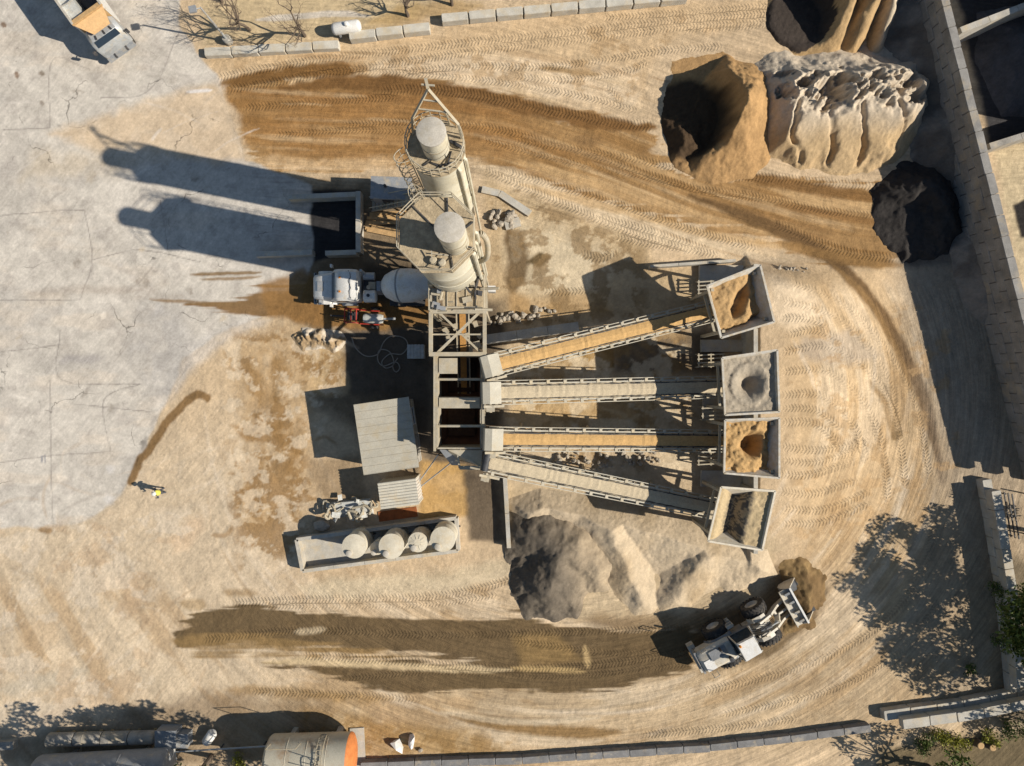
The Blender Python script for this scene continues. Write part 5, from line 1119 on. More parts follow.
for s_ in (-1,1):
    G_('rear_fender', loft([[(x, s_*y, z) for y, z in ((.72,zz),(.98,zz-.04),(.98,zz+.03),(.72,zz+.08))] for x, zz in ((-2.75,1.3),(-2.5,1.75),(-2.0,1.98),(-1.2,1.98),(-.75,1.8))]), M_ldg)
    G_('front_fender', loft([[(x, s_*y, z) for y, z in ((.6,zz),(.92,zz-.04),(.92,zz+.03),(.6,zz+.06))] for x, zz in ((.7,1.5),(1.0,1.88),(1.6,1.95),(2.0,1.85))]), M_ldr)
    st = G_('steps', MB().bar((-.35,s_*1.1,.5), (-.35,s_*1.25,1.9), .06).bar((-.85,s_*1.1,.5), (-.85,s_*1.25,1.9), .06), M_ldr)
    for z in (.6,1.0,1.4,1.8): G_('tread', MB().box((-.6,s_*1.2,z), (.5,.25,.05)), M_ldr, st)
    hr = MB(); hr.path([Vector(p) for p in ((-3.4,s_*.95,2.2),(-3.4,s_*.98,2.9),(-3.0,s_*.98,2.9),(-3.0,s_*.95,2.2))], .03, 5); G_('handrail', hr, M_ldr)
cb_ = G_('cab', loft([[(x,y,1.5) for x, y in ((-1.1,-.7),(.5,-.62),(.5,.62),(-1.1,.7))], [(x,y,2.1) for x, y in ((-1.15,-.78),(.6,-.72),(.6,.72),(-1.15,.78))]]), M_ldg)
G_('cab_glass', loft([[(x,y,2.1) for x, y in ((-1.1,-.74),(.55,-.68),(.55,.68),(-1.1,.74))], [(x,y,3.45) for x, y in ((-.95,-.62),(.28,-.58),(.28,.58),(-.95,.62))]]), M_glass, cb_)
for x, y in ((-1.08,-.75),(-1.08,.75),(.48,-.69),(.48,.69)): G_('cab_pillar', MB().bar((x,y,2.0), (x*.88-.03,y*.9,3.45), .09), M_ldr, cb_)
G_('cab_roof', loft([[(x,y,3.44) for x, y in ((-1.0,-.7),(.34,-.66),(.34,.66),(-1.0,.7))], [(x,y,3.62) for x, y in ((-.96,-.66),(.3,-.62),(.3,.62),(-.96,.66))]]), M_white, cb_)
G_('beacon', MB().lathe([(.09,0),(.09,.16),(0,.2)], 10, Matrix.Translation((-.85,.5,3.62))), mat('amber', (220,140,40), .3), cb_)
G_('front_frame', MB().box((1.25,0,1.05), (1.9,1.0,.7)).box((1.3,.32,1.75), (.9,.14,.9)).box((1.3,-.32,1.75), (.9,.14,.9)), M_ldr)
G_('joint', MB().lathe([(.3,.5),(.3,1.5)], 16), M_dark)
for s_ in (-1,1):
    am = MB(); P = [Vector((1.3,s_*.5,2.05)), Vector((2.3,s_*.52,1.75)), Vector((3.1,s_*.55,1.05)), Vector((4.05,s_*.55,.6))]
    for a_, b_ in zip(P[:-1], P[1:]): am.bar(a_, b_, .16, .38)
    G_('lift_arm', am, M_ldr)
    cy = G_('lift_cylinder', MB().tube((.9,s_*.42,1.1), (2.0,s_*.46,1.45), .1, .1, 10), M_ldg); G_('piston', MB().tube((2.0,s_*.46,1.45), (2.7,s_*.5,1.4), .055, .055, 8), M_gal, cy)
G_('cross_tube', MB().tube((2.75,-.6,1.35), (2.75,.6,1.35), .16, .16, 12), M_ldr)
bc = G_('bell_crank', MB().bar((2.5,0,2.2), (2.9,0,1.2), .2, .35).bar((2.9,0,1.2), (4.0,0,1.0), .12, .18), M_ldr)
tc_ = G_('tilt_cylinder', MB().tube((1.2,0,2.1), (2.0,0,2.25), .12, .12, 10), M_ldg); G_('piston', MB().tube((2.0,0,2.25), (2.55,0,2.2), .06, .06, 8), M_gal, tc_)
hs = MB()
for k in range(5): hs.path([Vector(p) for p in catmull([(.6,-.3+k*.15,1.9),(1.2,-.35+k*.17,2.3+.05*k),(1.9,-.25+k*.12,2.1),(2.4,-.2+k*.1,1.8)], 5)], .03, 5)
G_('hydraulic_hoses', hs, M_dark)
# bucket, opening forward, floor on the ground
pr = [(5.55,.42),(4.7,.2),(4.25,.26),(4.0,.55),(4.05,1.0),(4.3,1.42),(4.55,1.58)]
bk = MB(); bw_ = 1.42; vs = []
for s_ in (-bw_, bw_): vs += [(x, s_, z) for x, z in pr]
n = len(pr)
for i in range(n-1): bk.sheet([(pr[i][0],-bw_,pr[i][1]),(pr[i+1][0],-bw_,pr[i+1][1]),(pr[i+1][0],bw_,pr[i+1][1]),(pr[i][0],bw_,pr[i][1])], .05)
bo = G_('bucket', bk, M_ldg)
for s_ in (-bw_, bw_):
    sp_ = MB(); sp_.add([(x, s_-.03, z) for x, z in pr]+[(x, s_+.03, z) for x, z in pr], [tuple(range(n)), tuple(range(2*n-1,n-1,-1))] + [(i,i+n,(i+1)%n+n,(i+1)%n) for i in range(n)]); G_('bucket_side', sp_, M_ldr, bo)
G_('bucket_edge', MB().box((4.56,0,1.6), (.14,2.9,.1)), M_white, bo)
for y in (-1.1,-.4,.4,1.1): G_('bucket_rib', MB().box((4.25,y,1.42), (.5,.16,.3)), M_ldg, bo)
G_('spill_guard', MB().box((4.0,0,1.3), (.5,2.84,.05)).box((3.76,0,1.38), (.06,2.84,.25)), M_ldr, bo)
G_('cutting_edge', MB().box((5.58,0,.44), (.3,2.9,.07)), M_dark, bo)
# ---------------------------------------------------------------- person
def person():
    b = W(166,490); t = thing('person', 'person in yellow vest and white brimmed hat standing on the pale dirt', 'person', b, R(200))
    J = {'pel':(0,0,.95),'spine':(0,0,1.15),'chest':(0,0,1.38),'neck':(0,0,1.53),'head':(.02,0,1.62),'top':(.02,0,1.74),
         'hipL':(0,.1,.9),'kneeL':(.03,.13,.5),'ankL':(0,.15,.09),'toeL':(.17,.18,.05),'hipR':(0,-.1,.9),'kneeR':(.06,-.14,.5),'ankR':(0,-.17,.09),'toeR':(.17,-.21,.05),
         'shL':(0,.19,1.43),'elL':(.05,.38,1.2),'wrL':(.25,.34,1.12),'haL':(.34,.3,1.12),'shR':(0,-.19,1.43),'elR':(.05,-.38,1.2),'wrR':(.25,-.34,1.12),'haR':(.34,-.3,1.12)}
    Rr = {'pel':.15,'spine':.145,'chest':.16,'neck':.06,'head':.095,'top':.075,'hipL':.1,'hipR':.1,'kneeL':.065,'kneeR':.065,'ankL':.05,'ankR':.05,'toeL':.04,'toeR':.04,'shL':.075,'shR':.075,'elL':.05,'elR':.05,'wrL':.037,'wrR':.037,'haL':.042,'haR':.042}
    E = [('pel','spine'),('spine','chest'),('chest','neck'),('neck','head'),('head','top'),('pel','hipL'),('hipL','kneeL'),('kneeL','ankL'),('ankL','toeL'),('pel','hipR'),('hipR','kneeR'),('kneeR','ankR'),('ankR','toeR'),('chest','shL'),('shL','elL'),('elL','wrL'),('wrL','haL'),('chest','shR'),('shR','elR'),('elR','wrR'),('wrR','haR')]
    ks = list(J); me = bpy.data.meshes.new('body'); me.from_pydata([J[k_] for k_ in ks], [(ks.index(a_), ks.index(b_)) for a_, b_ in E], [])
    o = bpy.data.objects.new('body', me); C.objects.link(o); o.parent = t; md = o.modifiers.new('skin', 'SKIN')
    if not me.skin_vertices: me.attributes.new('skin', 'FLOAT', 'POINT')
    if me.skin_vertices:
        for i, k_ in enumerate(ks): me.skin_vertices[0].data[i].radius = (Rr[k_], Rr[k_]*(.8 if k_ in ('pel','spine','chest') else 1)); me.skin_vertices[0].data[i].use_root = (k_ == 'pel')
    o.modifiers.new('sub', 'SUBSURF').levels = 2; o.modifiers['sub'].render_levels = 2
    me.materials.append(mat('work_clothes', (86,88,96), .85, var=.15))
    MB().lathe([(.15,1.02),(.185,1.12),(.19,1.3),(.2,1.42),(.15,1.5),(.09,1.53)], 18, Matrix.Diagonal((.9,1.12,1,1))).build('vest', mat('hi_vis_yellow', (236,222,96), .7, var=.06), t, True, True)
    hb_ = MB().lathe([(.17,1.70),(.17,1.72),(.125,1.735),(.12,1.79),(.09,1.84),(0,1.865)], 20, Matrix.Translation((.02,0,0))).build('hat', M_white, t, True, True)
    MB().box((.4,0,1.12), (.12,.3,.05)).build('hand_controller', M_dark, t, True)
person()
# ---------------------------------------------------------------- sheds
sr = [W(353,405,3.3), W(408,397,3.3), W(419,467,3.3), W(364,475,3.3)]
c = sum(sr, Vector())/4; ang = math.atan2((sr[1]-sr[0]).y, (sr[1]-sr[0]).x); wx = (sr[1]-sr[0]).length; wy = (sr[2]-sr[1]).length
of = thing('plant_office', 'plain shed with a wide pale metal roof beside the bins', 'building', (c.x, c.y, 0), ang)
def O_(n_, mb, m, p=of, s_=False): return mb.build(n_, m, p, True, s_)
iw, ih = wx-.35, wy-.35
for n_, cc, dd in (('wall',(0,ih/2-.06,1.5),(iw,.12,3.0)),('wall',(0,-ih/2+.06,1.5),(iw,.12,3.0)),('wall',(-iw/2+.06,0,1.5),(.12,ih-.26,3.0)),('wall',(iw/2-.06,0,1.5),(.12,ih-.26,3.0))): O_(n_, MB().box(cc, dd), M_wall)
rf = O_('roof', MB().box((0,0,3.14), (wx,wy,.1)), M_roof)
np_ = 9
for i in range(np_):
    y = -wy/2 + (i+.5)*wy/np_; O_('roof_panel', MB().box((0,y,3.215), (wx+.02,wy/np_-.035,.04)), M_roof, rf)
for i in range(np_+1): O_('seam', MB().box((0,-wy/2+i*wy/np_,3.23), (wx+.02,.03,.05)), M_roof, rf)
dd_ = O_('door', MB().box((iw/2+.02,-.8,1.05), (.05,.95,2.1)), M_grey); O_('handle', MB().box((iw/2+.07,-.45,1.05), (.06,.05,.12)), M_dark, dd_)
wd = O_('window', MB().box((iw/2+.02,1.1,1.6), (.05,1.2,.9)), M_glass); O_('window_frame', MB().box((iw/2+.04,1.1,1.13), (.1,1.3,.06)).box((iw/2+.04,1.1,2.07), (.1,1.3,.06)), M_white, wd)
# corrugated container shed
cr = [W(377,483,2.5), W(415,478,2.5), W(420,504,2.5), W(381,510,2.5)]
c = sum(cr, Vector())/4; ang = math.atan2((cr[1]-cr[0]).y, (cr[1]-cr[0]).x); wx = (cr[1]-cr[0]).length; wy = (cr[2]-cr[1]).length
ct = thing('storage_container', 'small corrugated metal container with ribbed roof between office shed and tanks', 'container', (c.x, c.y, 0), ang)
def corr(n, L, amp, wid):                       # corrugated sheet profile points
    out = []
    for i in range(n):
        x0 = -L/2 + i*L/n; s_ = L/n; out += [(x0, 0), (x0+s_*.3, 0), (x0+s_*.5, amp), (x0+s_*.8, amp)]
    out.append((L/2, 0)); return out
def corr_sheet(n, L, amp, f):
    pr_ = corr(n, L, amp, 0); vs = []; fs = []
    for a_, d_ in pr_: vs += [f(a_, d_, 0), f(a_, d_, 1)]
    for i in range(len(pr_)-1): fs.append((2*i, 2*i+2, 2*i+3, 2*i+1))
    return MB().add(vs, fs)
K_ = lambda n_, mb, m, p=ct: mb.build(n_, m, p, True)
M_cont = mat('container_paint', (206,200,184), .55, var=.1, dust=.2)
K_('roof', corr_sheet(9, wy, .05, lambda a_, d_, e: (-wx/2+e*wx, a_, 2.5+d_)), M_cont)
K_('end_wall', corr_sheet(8, wy-.1, .05, lambda a_, d_, e: (wx/2-.06+d_, a_, .12+e*2.36)), M_white); K_('end_wall', corr_sheet(8, wy-.1, .05, lambda a_, d_, e: (-wx/2+.06-d_, a_, .12+e*2.36)), M_cont)
K_('side_wall', corr_sheet(14, wx-.1, .08, lambda a_, d_, e: (a_, wy/2-.1+d_, .12+e*2.36)), M_cont); K_('side_wall', corr_sheet(14, wx-.1, .05, lambda a_, d_, e: (a_, -wy/2+.06-d_, .12+e*2.36)), M_cont)
K_('floor', MB().box((0,0,.1), (wx-.2,wy-.3,.16)), M_dark)
for sx_ in (-1,1):
    for sy_ in (-1,1): K_('corner_post', MB().box((sx_*(wx/2-.06),sy_*(wy/2-.06),1.23), (.12,.12,2.5)), M_cont)
rp = MB().box((0,0,.06), (2.9,.75,.05), R(8)).build('rusty_sheet', M_rust); rp.location = W(398,514); tag(rp, 'rust orange steel sheet on the ground below the container', 'sheet')
for k, (a_, b_, lab) in enumerate((((418,483,.1),(438,455,3.6),'long pale pole leaning across the brown dirt beside the container'), ((420,487,.1),(452,462,2.6),'thinner pale pole leaning lower beside the container'))):
    p, q_ = W(*a_), W(*b_); o = thing('leaning_pole', lab, 'pole', p); MB().tube(p, q_, .05, .05, 8).build('pole', M_gal, o); MB().bar((q_.x,q_.y,0), q_, .05).build('prop', M_dark, o)
# ---------------------------------------------------------------- tank bund with five upright tanks
bq = [(300,537),(457,516),(459,548),(306,568)]
bd = thing('tank_bund', 'low concrete containment wall round the row of upright tanks', 'bund', W(380,542))
for i in range(4):
    a_, b_ = W(*bq[i]), W(*bq[(i+1)%4]); n = max(1, round((b_-a_).length/2.2))
    for k in range(n):
        p = a_.lerp(b_, k/n); q_ = a_.lerp(b_, (k+1)/n); e = (q_-p).normalized()*.01; MB().bar(p+e+Vector((0,0,.45)), q_-e+Vector((0,0,.45)), .26, .9).build('wall_panel', M_conc, bd)
MB().prism([(W(*p).x, W(*p).y) for p in bq], .02, .06).build('floor', M_conc, bd)
def tank(px, py, rpx, z, label, small=False):
    b = W(px, py, z); b.z = .06; k = (H-z)/H; r_ = rpx*S*k; t = thing('upright_tank', label, 'tank', b)
    T = Matrix.Translation(b)
    MB().lathe([(r_,0),(r_,z*.3),(r_+.02,z*.31),(r_,z*.33),(r_,z*.63),(r_+.02,z*.64),(r_,z*.66),(r_,z-.03),(r_+.03,z-.02),(r_+.03,z+.02)], 36, T).build('shell', M_plastic, t, smooth=True)
    lid = MB().lathe([(r_+.03,z+.02),(r_*.93,z+.03),(r_*.3,z+.1),(0,z+.11)], 36, T).build('dome', mat('tank_top', (216,206,184), .7, var=.1, scale=1.5, dust=.3), t)
    hx = b + Vector((-r_*.42, -r_*.58, z+.06)); MB().lathe([(.22,-.1),(.22,.14),(.16,.17),(0,.18)], 16, Matrix.Translation(hx)).build('hatch', M_cap, lid, smooth=True)
    rb_ = MB()
    for i in range(10): a = 2*math.pi*i/10; rb_.bar(b+Vector((r_*.35*math.cos(a), r_*.35*math.sin(a), z+.1)), b+Vector((r_*.8*math.cos(a), r_*.8*math.sin(a), z+.05)), .05, .05)
    if small: rb_.build('ribs', M_plastic, lid)
    MB().tube(b+Vector((r_*.9,r_*.3,.3)), b+Vector((r_*.9+.25,r_*.3+.1,.3)), .06, .06, 8).build('outlet', M_dark, t)
tank(354.5,546,11.8,2.9, 'cream tank with a shaded top, beside the empty end of the bund')
tank(377,548,6.3,2.2, 'small shaded cream tank squeezed between two big tanks')
tank(391.5,546,12.2,3.0, 'big cream tank between the small shaded tank and the ribbed tank')
tank(418,542,9.6,2.9, 'medium cream tank with ribbed lid between two bigger tanks', True)
tank(443,539,12.2,3.1, 'big pale tank standing in the corner of the bund')
# ---------------------------------------------------------------- washout pit walls, control cabin, pump trailer, hose, crates
pw = thing('washout_pit', 'U-shaped concrete pit walls in the silo shade beside the mixer truck', 'pit', W(335,220))
def pan(a_, b_, z, th, nm='wall', par=pw, m=M_conc): a_ = W(*a_, z); b_ = W(*b_, z); a_.z = b_.z = z/2-.02; return MB().bar(a_, b_, th, z).build(nm, m, par)
pan((288,197),(356,194),1.1,.35); pan((358,191),(358,252),1.1,.35); pan((325,253),(356,252),1.1,.35); pan((256,254),(312,252),.8,.4)
cc = thing('control_cabin', 'dark flat-roofed control cabin at the foot of the slim silo', 'cabin', (W(391,188,2.6).x, W(391,188,2.6).y, 0), R(-2))
for n_, q_, d_ in (('wall',(0,.68,1.25),(2.7,.08,2.5)),('wall',(0,-.68,1.25),(2.7,.08,2.5)),('wall',(1.31,0,1.25),(.08,1.26,2.5)),('wall',(-1.31,0,1.25),(.08,1.26,2.5))): MB().box(q_, d_).build(n_, M_grey, cc, True)
rf = MB().box((0,0,2.56), (2.9,1.6,.12)).build('roof', M_grey, cc, True); MB().lathe([(.1,0),(.1,.3),(0,.32)], 10, Matrix.Translation((-.4,.1,2.62))).build('vent', M_dark, rf, True)
MB().box((-.3,-.735,1.05), (.85,.04,2.0)).build('door', M_dark, cc, True)
ts = thing('steel_stair', 'open steel stair and landing climbing between control cabin and slim silo', 'stair', W(414,205))
p0, p1 = W(372,206,.2), W(425,196,4.0)
for s_ in (-.4,.4): MB().bar(p0+Vector((0,s_,0)), p1+Vector((0,s_,0)), .06, .2).build('stringer', M_steel, ts); MB().tube(p0+Vector((0,s_,1)), p1+Vector((0,s_,1)), .03, .03, 6).build('handrail', M_steel, ts)
for k in range(14): MB().box(p0.lerp(p1,(k+.5)/14), (.22,.78,.04)).build('step', M_steel, ts)
MB().box(p1+Vector((.6,0,0)), (1.3,1.1,.08)).build('landing', M_steel, ts)
for s_ in (-.45,.45): MB().bar((p1.x+1.1,p1.y+s_,0), (p1.x+1.1,p1.y+s_,4.0), .1).build('post', M_steel, ts)
bq_ = thing('timber_stack', 'loose stack of pale planks lying between the pit and the wide silo', 'timber', W(385,222))
r = random.Random(11)
for k in range(9):
    p = W(365+r.uniform(0,10), 214+k*2.0, .1+.05*(k%3)); MB().bar(p, p+Vector((r.uniform(2,3.4), r.uniform(-.5,.2), 0)), .22, .06).build('plank', M_wood, bq_)
cn = mat('cone_orange', (214,110,60), .5)
pt = thing('pump_trailer', 'small pump trailer with red tubular frame and pale tank beside the mixer truck', 'trailer', W(368,318), R(-3))
P_l = lambda n_, mb, m, p=pt, s_=False: mb.build(n_, m, p, True, s_)
P_l('tank', MB().lathe([(0,-.75),(.3,-.7),(.36,-.5),(.36,.5),(.3,.7),(0,.75)], 18, Matrix.Translation((.6,-.1,.95)) @ Matrix.Rotation(R(90),4,'Y')), M_canvas, pt, True)
for s_ in (-.5,.5): P_l('frame_tube', MB().path([Vector(p) for p in ((-1.5,s_,.5),(-1.4,s_,1.25),(-.6,s_,1.35),(-.4,s_,.6),(1.3,s_,.55))], .05, 6), M_red); wheel(pt, .6, s_*1.4, .35, .35, .2)
for x in (-1.45,-1.0,-.6): P_l('cross_tube', MB().tube((x,-.5,1.2), (x,.5,1.3), .045, .045, 6), M_red)
P_l('engine', MB().box((-.95,0,.8), (.7,.6,.55)).tube((-.9,.1,1.0), (-.9,.1,1.35), .1, .1, 8), M_dark)
P_l('drawbar', MB().bar((-1.5,0,.5), (-2.7,0,.45), .1), M_dark); P_l('jack', MB().bar((-2.6,0,0), (-2.6,0,.75), .07), M_dark); P_l('outlet_pipe', MB().tube((1.3,-.1,.95), (2.2,0,.8), .09, .09, 8), M_gal)
hz = MB(); hz.path([Vector((W(x,y).x, W(x,y).y, .06)) for x, y in catmull([(352,338),(356,348),(366,356),(378,354),(384,342),(392,336),(404,338),(408,346),(402,354),(390,354),(382,362),(386,368),(394,364),(390,352),(380,350),(378,360),(384,366),(396,362),(400,368),(396,372),(393,366),(398,358)], 6)], .045, 6)
o = hz.build('hose', M_hose); tag(o, 'long grey hose lying in loops on the dark ground below the trailer', 'hose')
bx_ = thing('pallet_box', 'grey slatted box in the shade beside the batching tower leg', 'box', W(417,352))
MB().box((0,0,.4), (1.25,1.0,.7)).build('body', M_canvas, bx_, True)
for k in range(5): MB().box((-.5+k*.25,0,.775), (.2,1.04,.04)).build('slat', M_canvas, bx_, True)
rk = random.Random(21)
def rock_mesh(seed, n=2):
    import bmesh
    r_ = random.Random(seed); bm = bmesh.new(); bmesh.ops.create_icosphere(bm, subdivisions=n, radius=1.0)
    o_ = Vector((r_.uniform(0,50), r_.uniform(0,50), r_.uniform(0,50)))
    from mathutils import noise as mn
    for v_ in bm.verts: v_.co *= 1 + .45*mn.noise(v_.co*1.1+o_) + .15*mn.noise(v_.co*3+o_)
    me = bpy.data.meshes.new('rock'); bm.to_mesh(me); bm.free(); me.materials.append(M_rock); return me
RK = [rock_mesh(s_, 1 if s_ % 3 else 2) for s_ in range(6)]
def rubble(name, label, cat, poly, n, s0, s1, zt=.3, m=None, part='stone'):
    P = np.array(poly, float); c_ = P.mean(0); t = thing(name, label, cat, W(*c_)); k = 0
    while k < n:
        x, y = rk.uniform(P[:,0].min(), P[:,0].max()), rk.uniform(P[:,1].min(), P[:,1].max()); d = poly_sd(np.array([x]), np.array([y]), poly)[0]
        if d < 0: continue
        k += 1; o = bpy.data.objects.new(part, RK[rk.randrange(6)]); C.objects.link(o); o.parent = t; s_ = rk.uniform(s0, s1); w = W(x, y)
        o.location = (w.x-t.location.x, w.y-t.location.y, min(d*S*.5, zt)+s_*.3); o.scale = (s_*rk.uniform(.8,1.4), s_, s_*rk.uniform(.5,.9)); o.rotation_euler = (rk.uniform(0,1), rk.uniform(0,1), rk.uniform(0,6))
    return t
rubble('rubble_pile', 'line of pale rock rubble along the yard edge right of the wide silo', 'rubble', [(488,320),(500,314),(545,308),(560,312),(520,322),(490,326)], 34, .1, .28, .2)
rubble('rubble_pile', 'scattered pale rocks beside the fill pipes of the silos', 'rubble', [(486,210),(512,212),(520,222),(500,232),(488,228)], 30, .08, .3, .25)
rubble('rubble_pile', 'low crumbled sand clods under the tan belt between the aggregate belts', 'rubble', [(560,452),(660,448),(662,462),(590,470),(545,470)], 60, .08, .26, .2)
rubble('rubble_pile', 'pale stones strewn behind the tilted sand hopper', 'rubble', [(770,268),(800,270),(806,282),(780,284)], 26, .06, .2, .1).location.z = 1.0
slb = thing('broken_slab', 'long broken concrete slabs lying beside the slim silo', 'slab', W(505,195))
for a_, b_, w_ in (((482,190),(500,194),.5),((500,194),(530,214),.5),((505,226),(520,222),.7)): 
    p, q_ = W(*a_), W(*b_); MB().bar(p+Vector((0,0,.12)), q_+Vector((0,0,.1)), w_, .2).build('slab', M_conc, slb)
# heap of scrap wrapped in sheeting
sc_ = thing('scrap_heap', 'tangled heap of grey sheeting and pipe offcuts beside the container', 'scrap heap', W(350,508))
r = random.Random(31)
for k in range(26):
    p = W(r.uniform(328,372), r.uniform(499,516), .2); p.z = r.uniform(.15,.9); a = r.uniform(0,6.28); ll = r.uniform(.3,.9)
    if k % 3 == 0: MB().sheet([p, p+Vector((ll*math.cos(a),ll*math.sin(a),r.uniform(-.1,.3))), p+Vector((ll*math.cos(a)-ll*.7*math.sin(a),ll*math.sin(a)+ll*.7*math.cos(a),r.uniform(0,.4))), p+Vector((-ll*.7*math.sin(a),ll*.7*math.cos(a),r.uniform(-.1,.2)))], .04).build('sheet_piece', M_canvas, sc_)
    else: 
        pts_ = [Vector(q_) for q_ in catmull([tuple(p), tuple(p+Vector((ll*.5*math.cos(a),ll*.5*math.sin(a),.2))), tuple(p+Vector((ll*math.cos(a+.9),ll*math.sin(a+.9),.1))), tuple(p+Vector((ll*.6*math.cos(a+2),ll*.6*math.sin(a+2),0)))], 4)]; MB().path(pts_, r.uniform(.05,.11), 7).build('pipe_piece', M_steel, sc_)
MB().hexa([W(331,502,.02),W(372,498,.02),W(374,514,.02),W(333,518,.02),W(334,503,.5),W(369,500,.6),W(371,511,.5),W(336,514,.4)][:]).build('base_bundle', M_canvas, sc_)
o = bpy.data.objects.new('boulder', RK[2]); C.objects.link(o); o.location = W(322,525)+Vector((0,0,.2)); o.scale = (.65,.5,.35); tag(o, 'pale boulder lying beside the scrap heap and bund corner', 'boulder')
# ---------------------------------------------------------------- tanks and clutter along the lower edge
def h_tank(label, a_, b_, z, r_, m, endm=None, seam=3, legs=True):
    a_ = W(*a_, z); b_ = W(*b_, z); d = b_-a_; Ln = d.length; an = math.atan2(d.y, d.x); t = thing('horizontal_tank', label, 'tank', ((a_.x+b_.x)/2, (a_.y+b_.y)/2, 0), an)
    M = Matrix.Translation((0,0,z)) @ Matrix.Rotation(R(90),4,'Y'); h_ = Ln/2
    sh = MB().lathe([(r_,-h_),(r_,h_)], 40, M).build('shell', m, t, True, True)
    for s_ in (-1,1): MB().lathe([(r_,s_*h_),(r_*.96,s_*(h_+.12)),(r_*.8,s_*(h_+.25)),(r_*.4,s_*(h_+.36)),(0,s_*(h_+.4))][::s_], 40, M).build('end_cap', endm if (endm and s_ > 0) else m, t, True, True)
    for k in range(seam): x = -h_+(k+1)*Ln/(seam+1); MB().lathe([(r_+.005,x-.03),(r_+.02,x),(r_+.005,x+.03)], 40, M).build('weld_band', m, sh, True)
    for x in (-h_*.6,h_*.6): MB().box((x,0,(z-r_*.6)/2), (.35,r_*1.5,z-r_*.6)).build('saddle', M_concd, t, True)
    return t, h_
def rust_tank_mat():
    m = mat('rust_streaked_tank', (204,196,176), .5, .1, var=.1, scale=.9, dust=.3, dustc=(176,136,96)); return m
t, h_ = h_tank('rust streaked horizontal tank with a ladder and orange end', (272,760), (350,758), 2.1, 1.72, rust_tank_mat(), mat('orange_end', (212,130,72), .7, var=.2, scale=2.5))
lm = MB()
for s_ in (-.22,.22): lm.path([Vector((1.0+s_,y,z)) for y, z in ((1.75,2.1),(1.72,2.6),(1.5,3.15),(1.1,3.6),(.5,3.95),(-.1,4.05))], .035, 5)
for y, z in ((1.75,2.1),(1.73,2.4),(1.66,2.75),(1.52,3.1),(1.3,3.42),(1.05,3.64),(.75,3.82),(.4,3.97),(.05,4.04)): lm.tube((.78,y,z), (1.22,y,z), .025, .025, 5)
lo_ = lm.build('ladder', M_steel, t, True)
hc = MB(); hc.path([Vector((1.0+.45*math.cos(a), .3+.45*math.sin(a), 4.3)) for a in [k*math.pi/6 for k in range(13)]], .03, 5)
for k in range(0,12,3): a = k*math.pi/6; hc.bar((1+.45*math.cos(a),.3+.45*math.sin(a),3.75), (1+.45*math.cos(a),.3+.45*math.sin(a),4.9), .04)
hc.build('hatch_guard', M_steel, t, True)
MB().lathe([(.3,3.75),(.3,3.95),(.22,4.0),(0,4.02)], 18, Matrix.Translation((1.0,.1,0))).build('manhole', M_steel, t, True, True)
for x in (-1.6,-.6): MB().lathe([(.2,3.6),(.2,3.95),(0,3.98)], 14, Matrix.Translation((x,-.2,0))).build('nozzle', M_dark, t, True)
rr_ = MB(); rr_.path([Vector(p) for p in ((-2.6,1.55,2.9),(-2.6,1.7,3.9),(-.5,1.7,3.9),(-.5,1.55,2.9))], .03, 5); rr_.build('handrail', M_steel, t, True)
h_tank('grey horizontal tank lying in tree shade behind a row of short drums', (40,775), (166,768), 1.7, 1.35, M_grey, None, 2)
for k in range(4):
    p = W(62+k*27.3, 739.5-k*.7, .55); t = thing('drum', ('grey drum with squared end lying in the tree shade, first of the row','grey drum lying second in the row of shaded drums','grey drum lying third in the row of shaded drums','round-ended grey drum closing the row beside the grey box')[k], 'drum', (p.x,p.y,0), R(1.5))
    MB().lathe([(.48,-.98),(.5,-.94),(.5,.94),(.48,.98)] if k < 3 else [(.48,-.98),(.5,-.94),(.5,.6),(.42,.85),(.2,1.0),(0,1.03)], 24, Matrix.Translation((0,0,.55)) @ Matrix.Rotation(R(90),4,'Y')).build('shell', M_concd, t, True, True)
    for x in (-.6,.6): MB().box((x,0,.06), (.2,.8,.12)).build('chock', M_wood, t, True)
    MB().lathe([(.515,-.34),(.515,-.28)], 24, Matrix.Translation((0,0,.55)) @ Matrix.Rotation(R(90),4,'Y')).build('hoop', M_concd, t, True)
for k, (x, y, w_, d_, lab) in enumerate(((167,738,1.5,1.25,'tall grey steel box at the end of the drum row'),(181,741,1.0,1.0,'low grey steel box beside the taller one'))):
    p = W(x, y, .8); t = thing('steel_box', lab, 'box', (p.x,p.y,0)); MB().box((0,0,.5-.1*k), (w_,d_,1.0-.2*k)).build('body', M_grey, t, True); MB().box((0,0,1.03-.2*k), (w_+.06,d_+.06,.06)).build('lid', M_grey, t, True)
p = W(209,738,.5); t = thing('small_tank', 'small pale tank tilted on its side next to the pipe run', 'tank', (p.x,p.y,0), R(55))
MB().lathe([(0,-.6),(.25,-.58),(.36,-.45),(.36,.45),(.25,.58),(0,.6)], 20, Matrix.Translation((0,0,.42)) @ Matrix.Rotation(R(80),4,'Y')).build('shell', M_white, t, True, True)
for x in (-.3,.3): MB().box((x,0,.05), (.12,.6,.12)).build('foot', M_dark, t, True)
pi = thing('pipe_run', 'long thin pipe on posts between the small tilted tank and rusty tank', 'pipe', W(225,752))
a_, b_ = W(172,752,.7), W(268,746,.7); MB().tube(a_, b_, .06, .06, 8).build('pipe', M_gal, pi); MB().tube(a_+Vector((0,.1,0)), W(186,742,.9), .05, .05, 6).build('branch_pipe', M_gal, pi); MB().tube(a_+Vector((.3,-.6,0)), a_+Vector((.1,1.2,.2)), .07, .07, 6).build('riser', M_gal, pi)
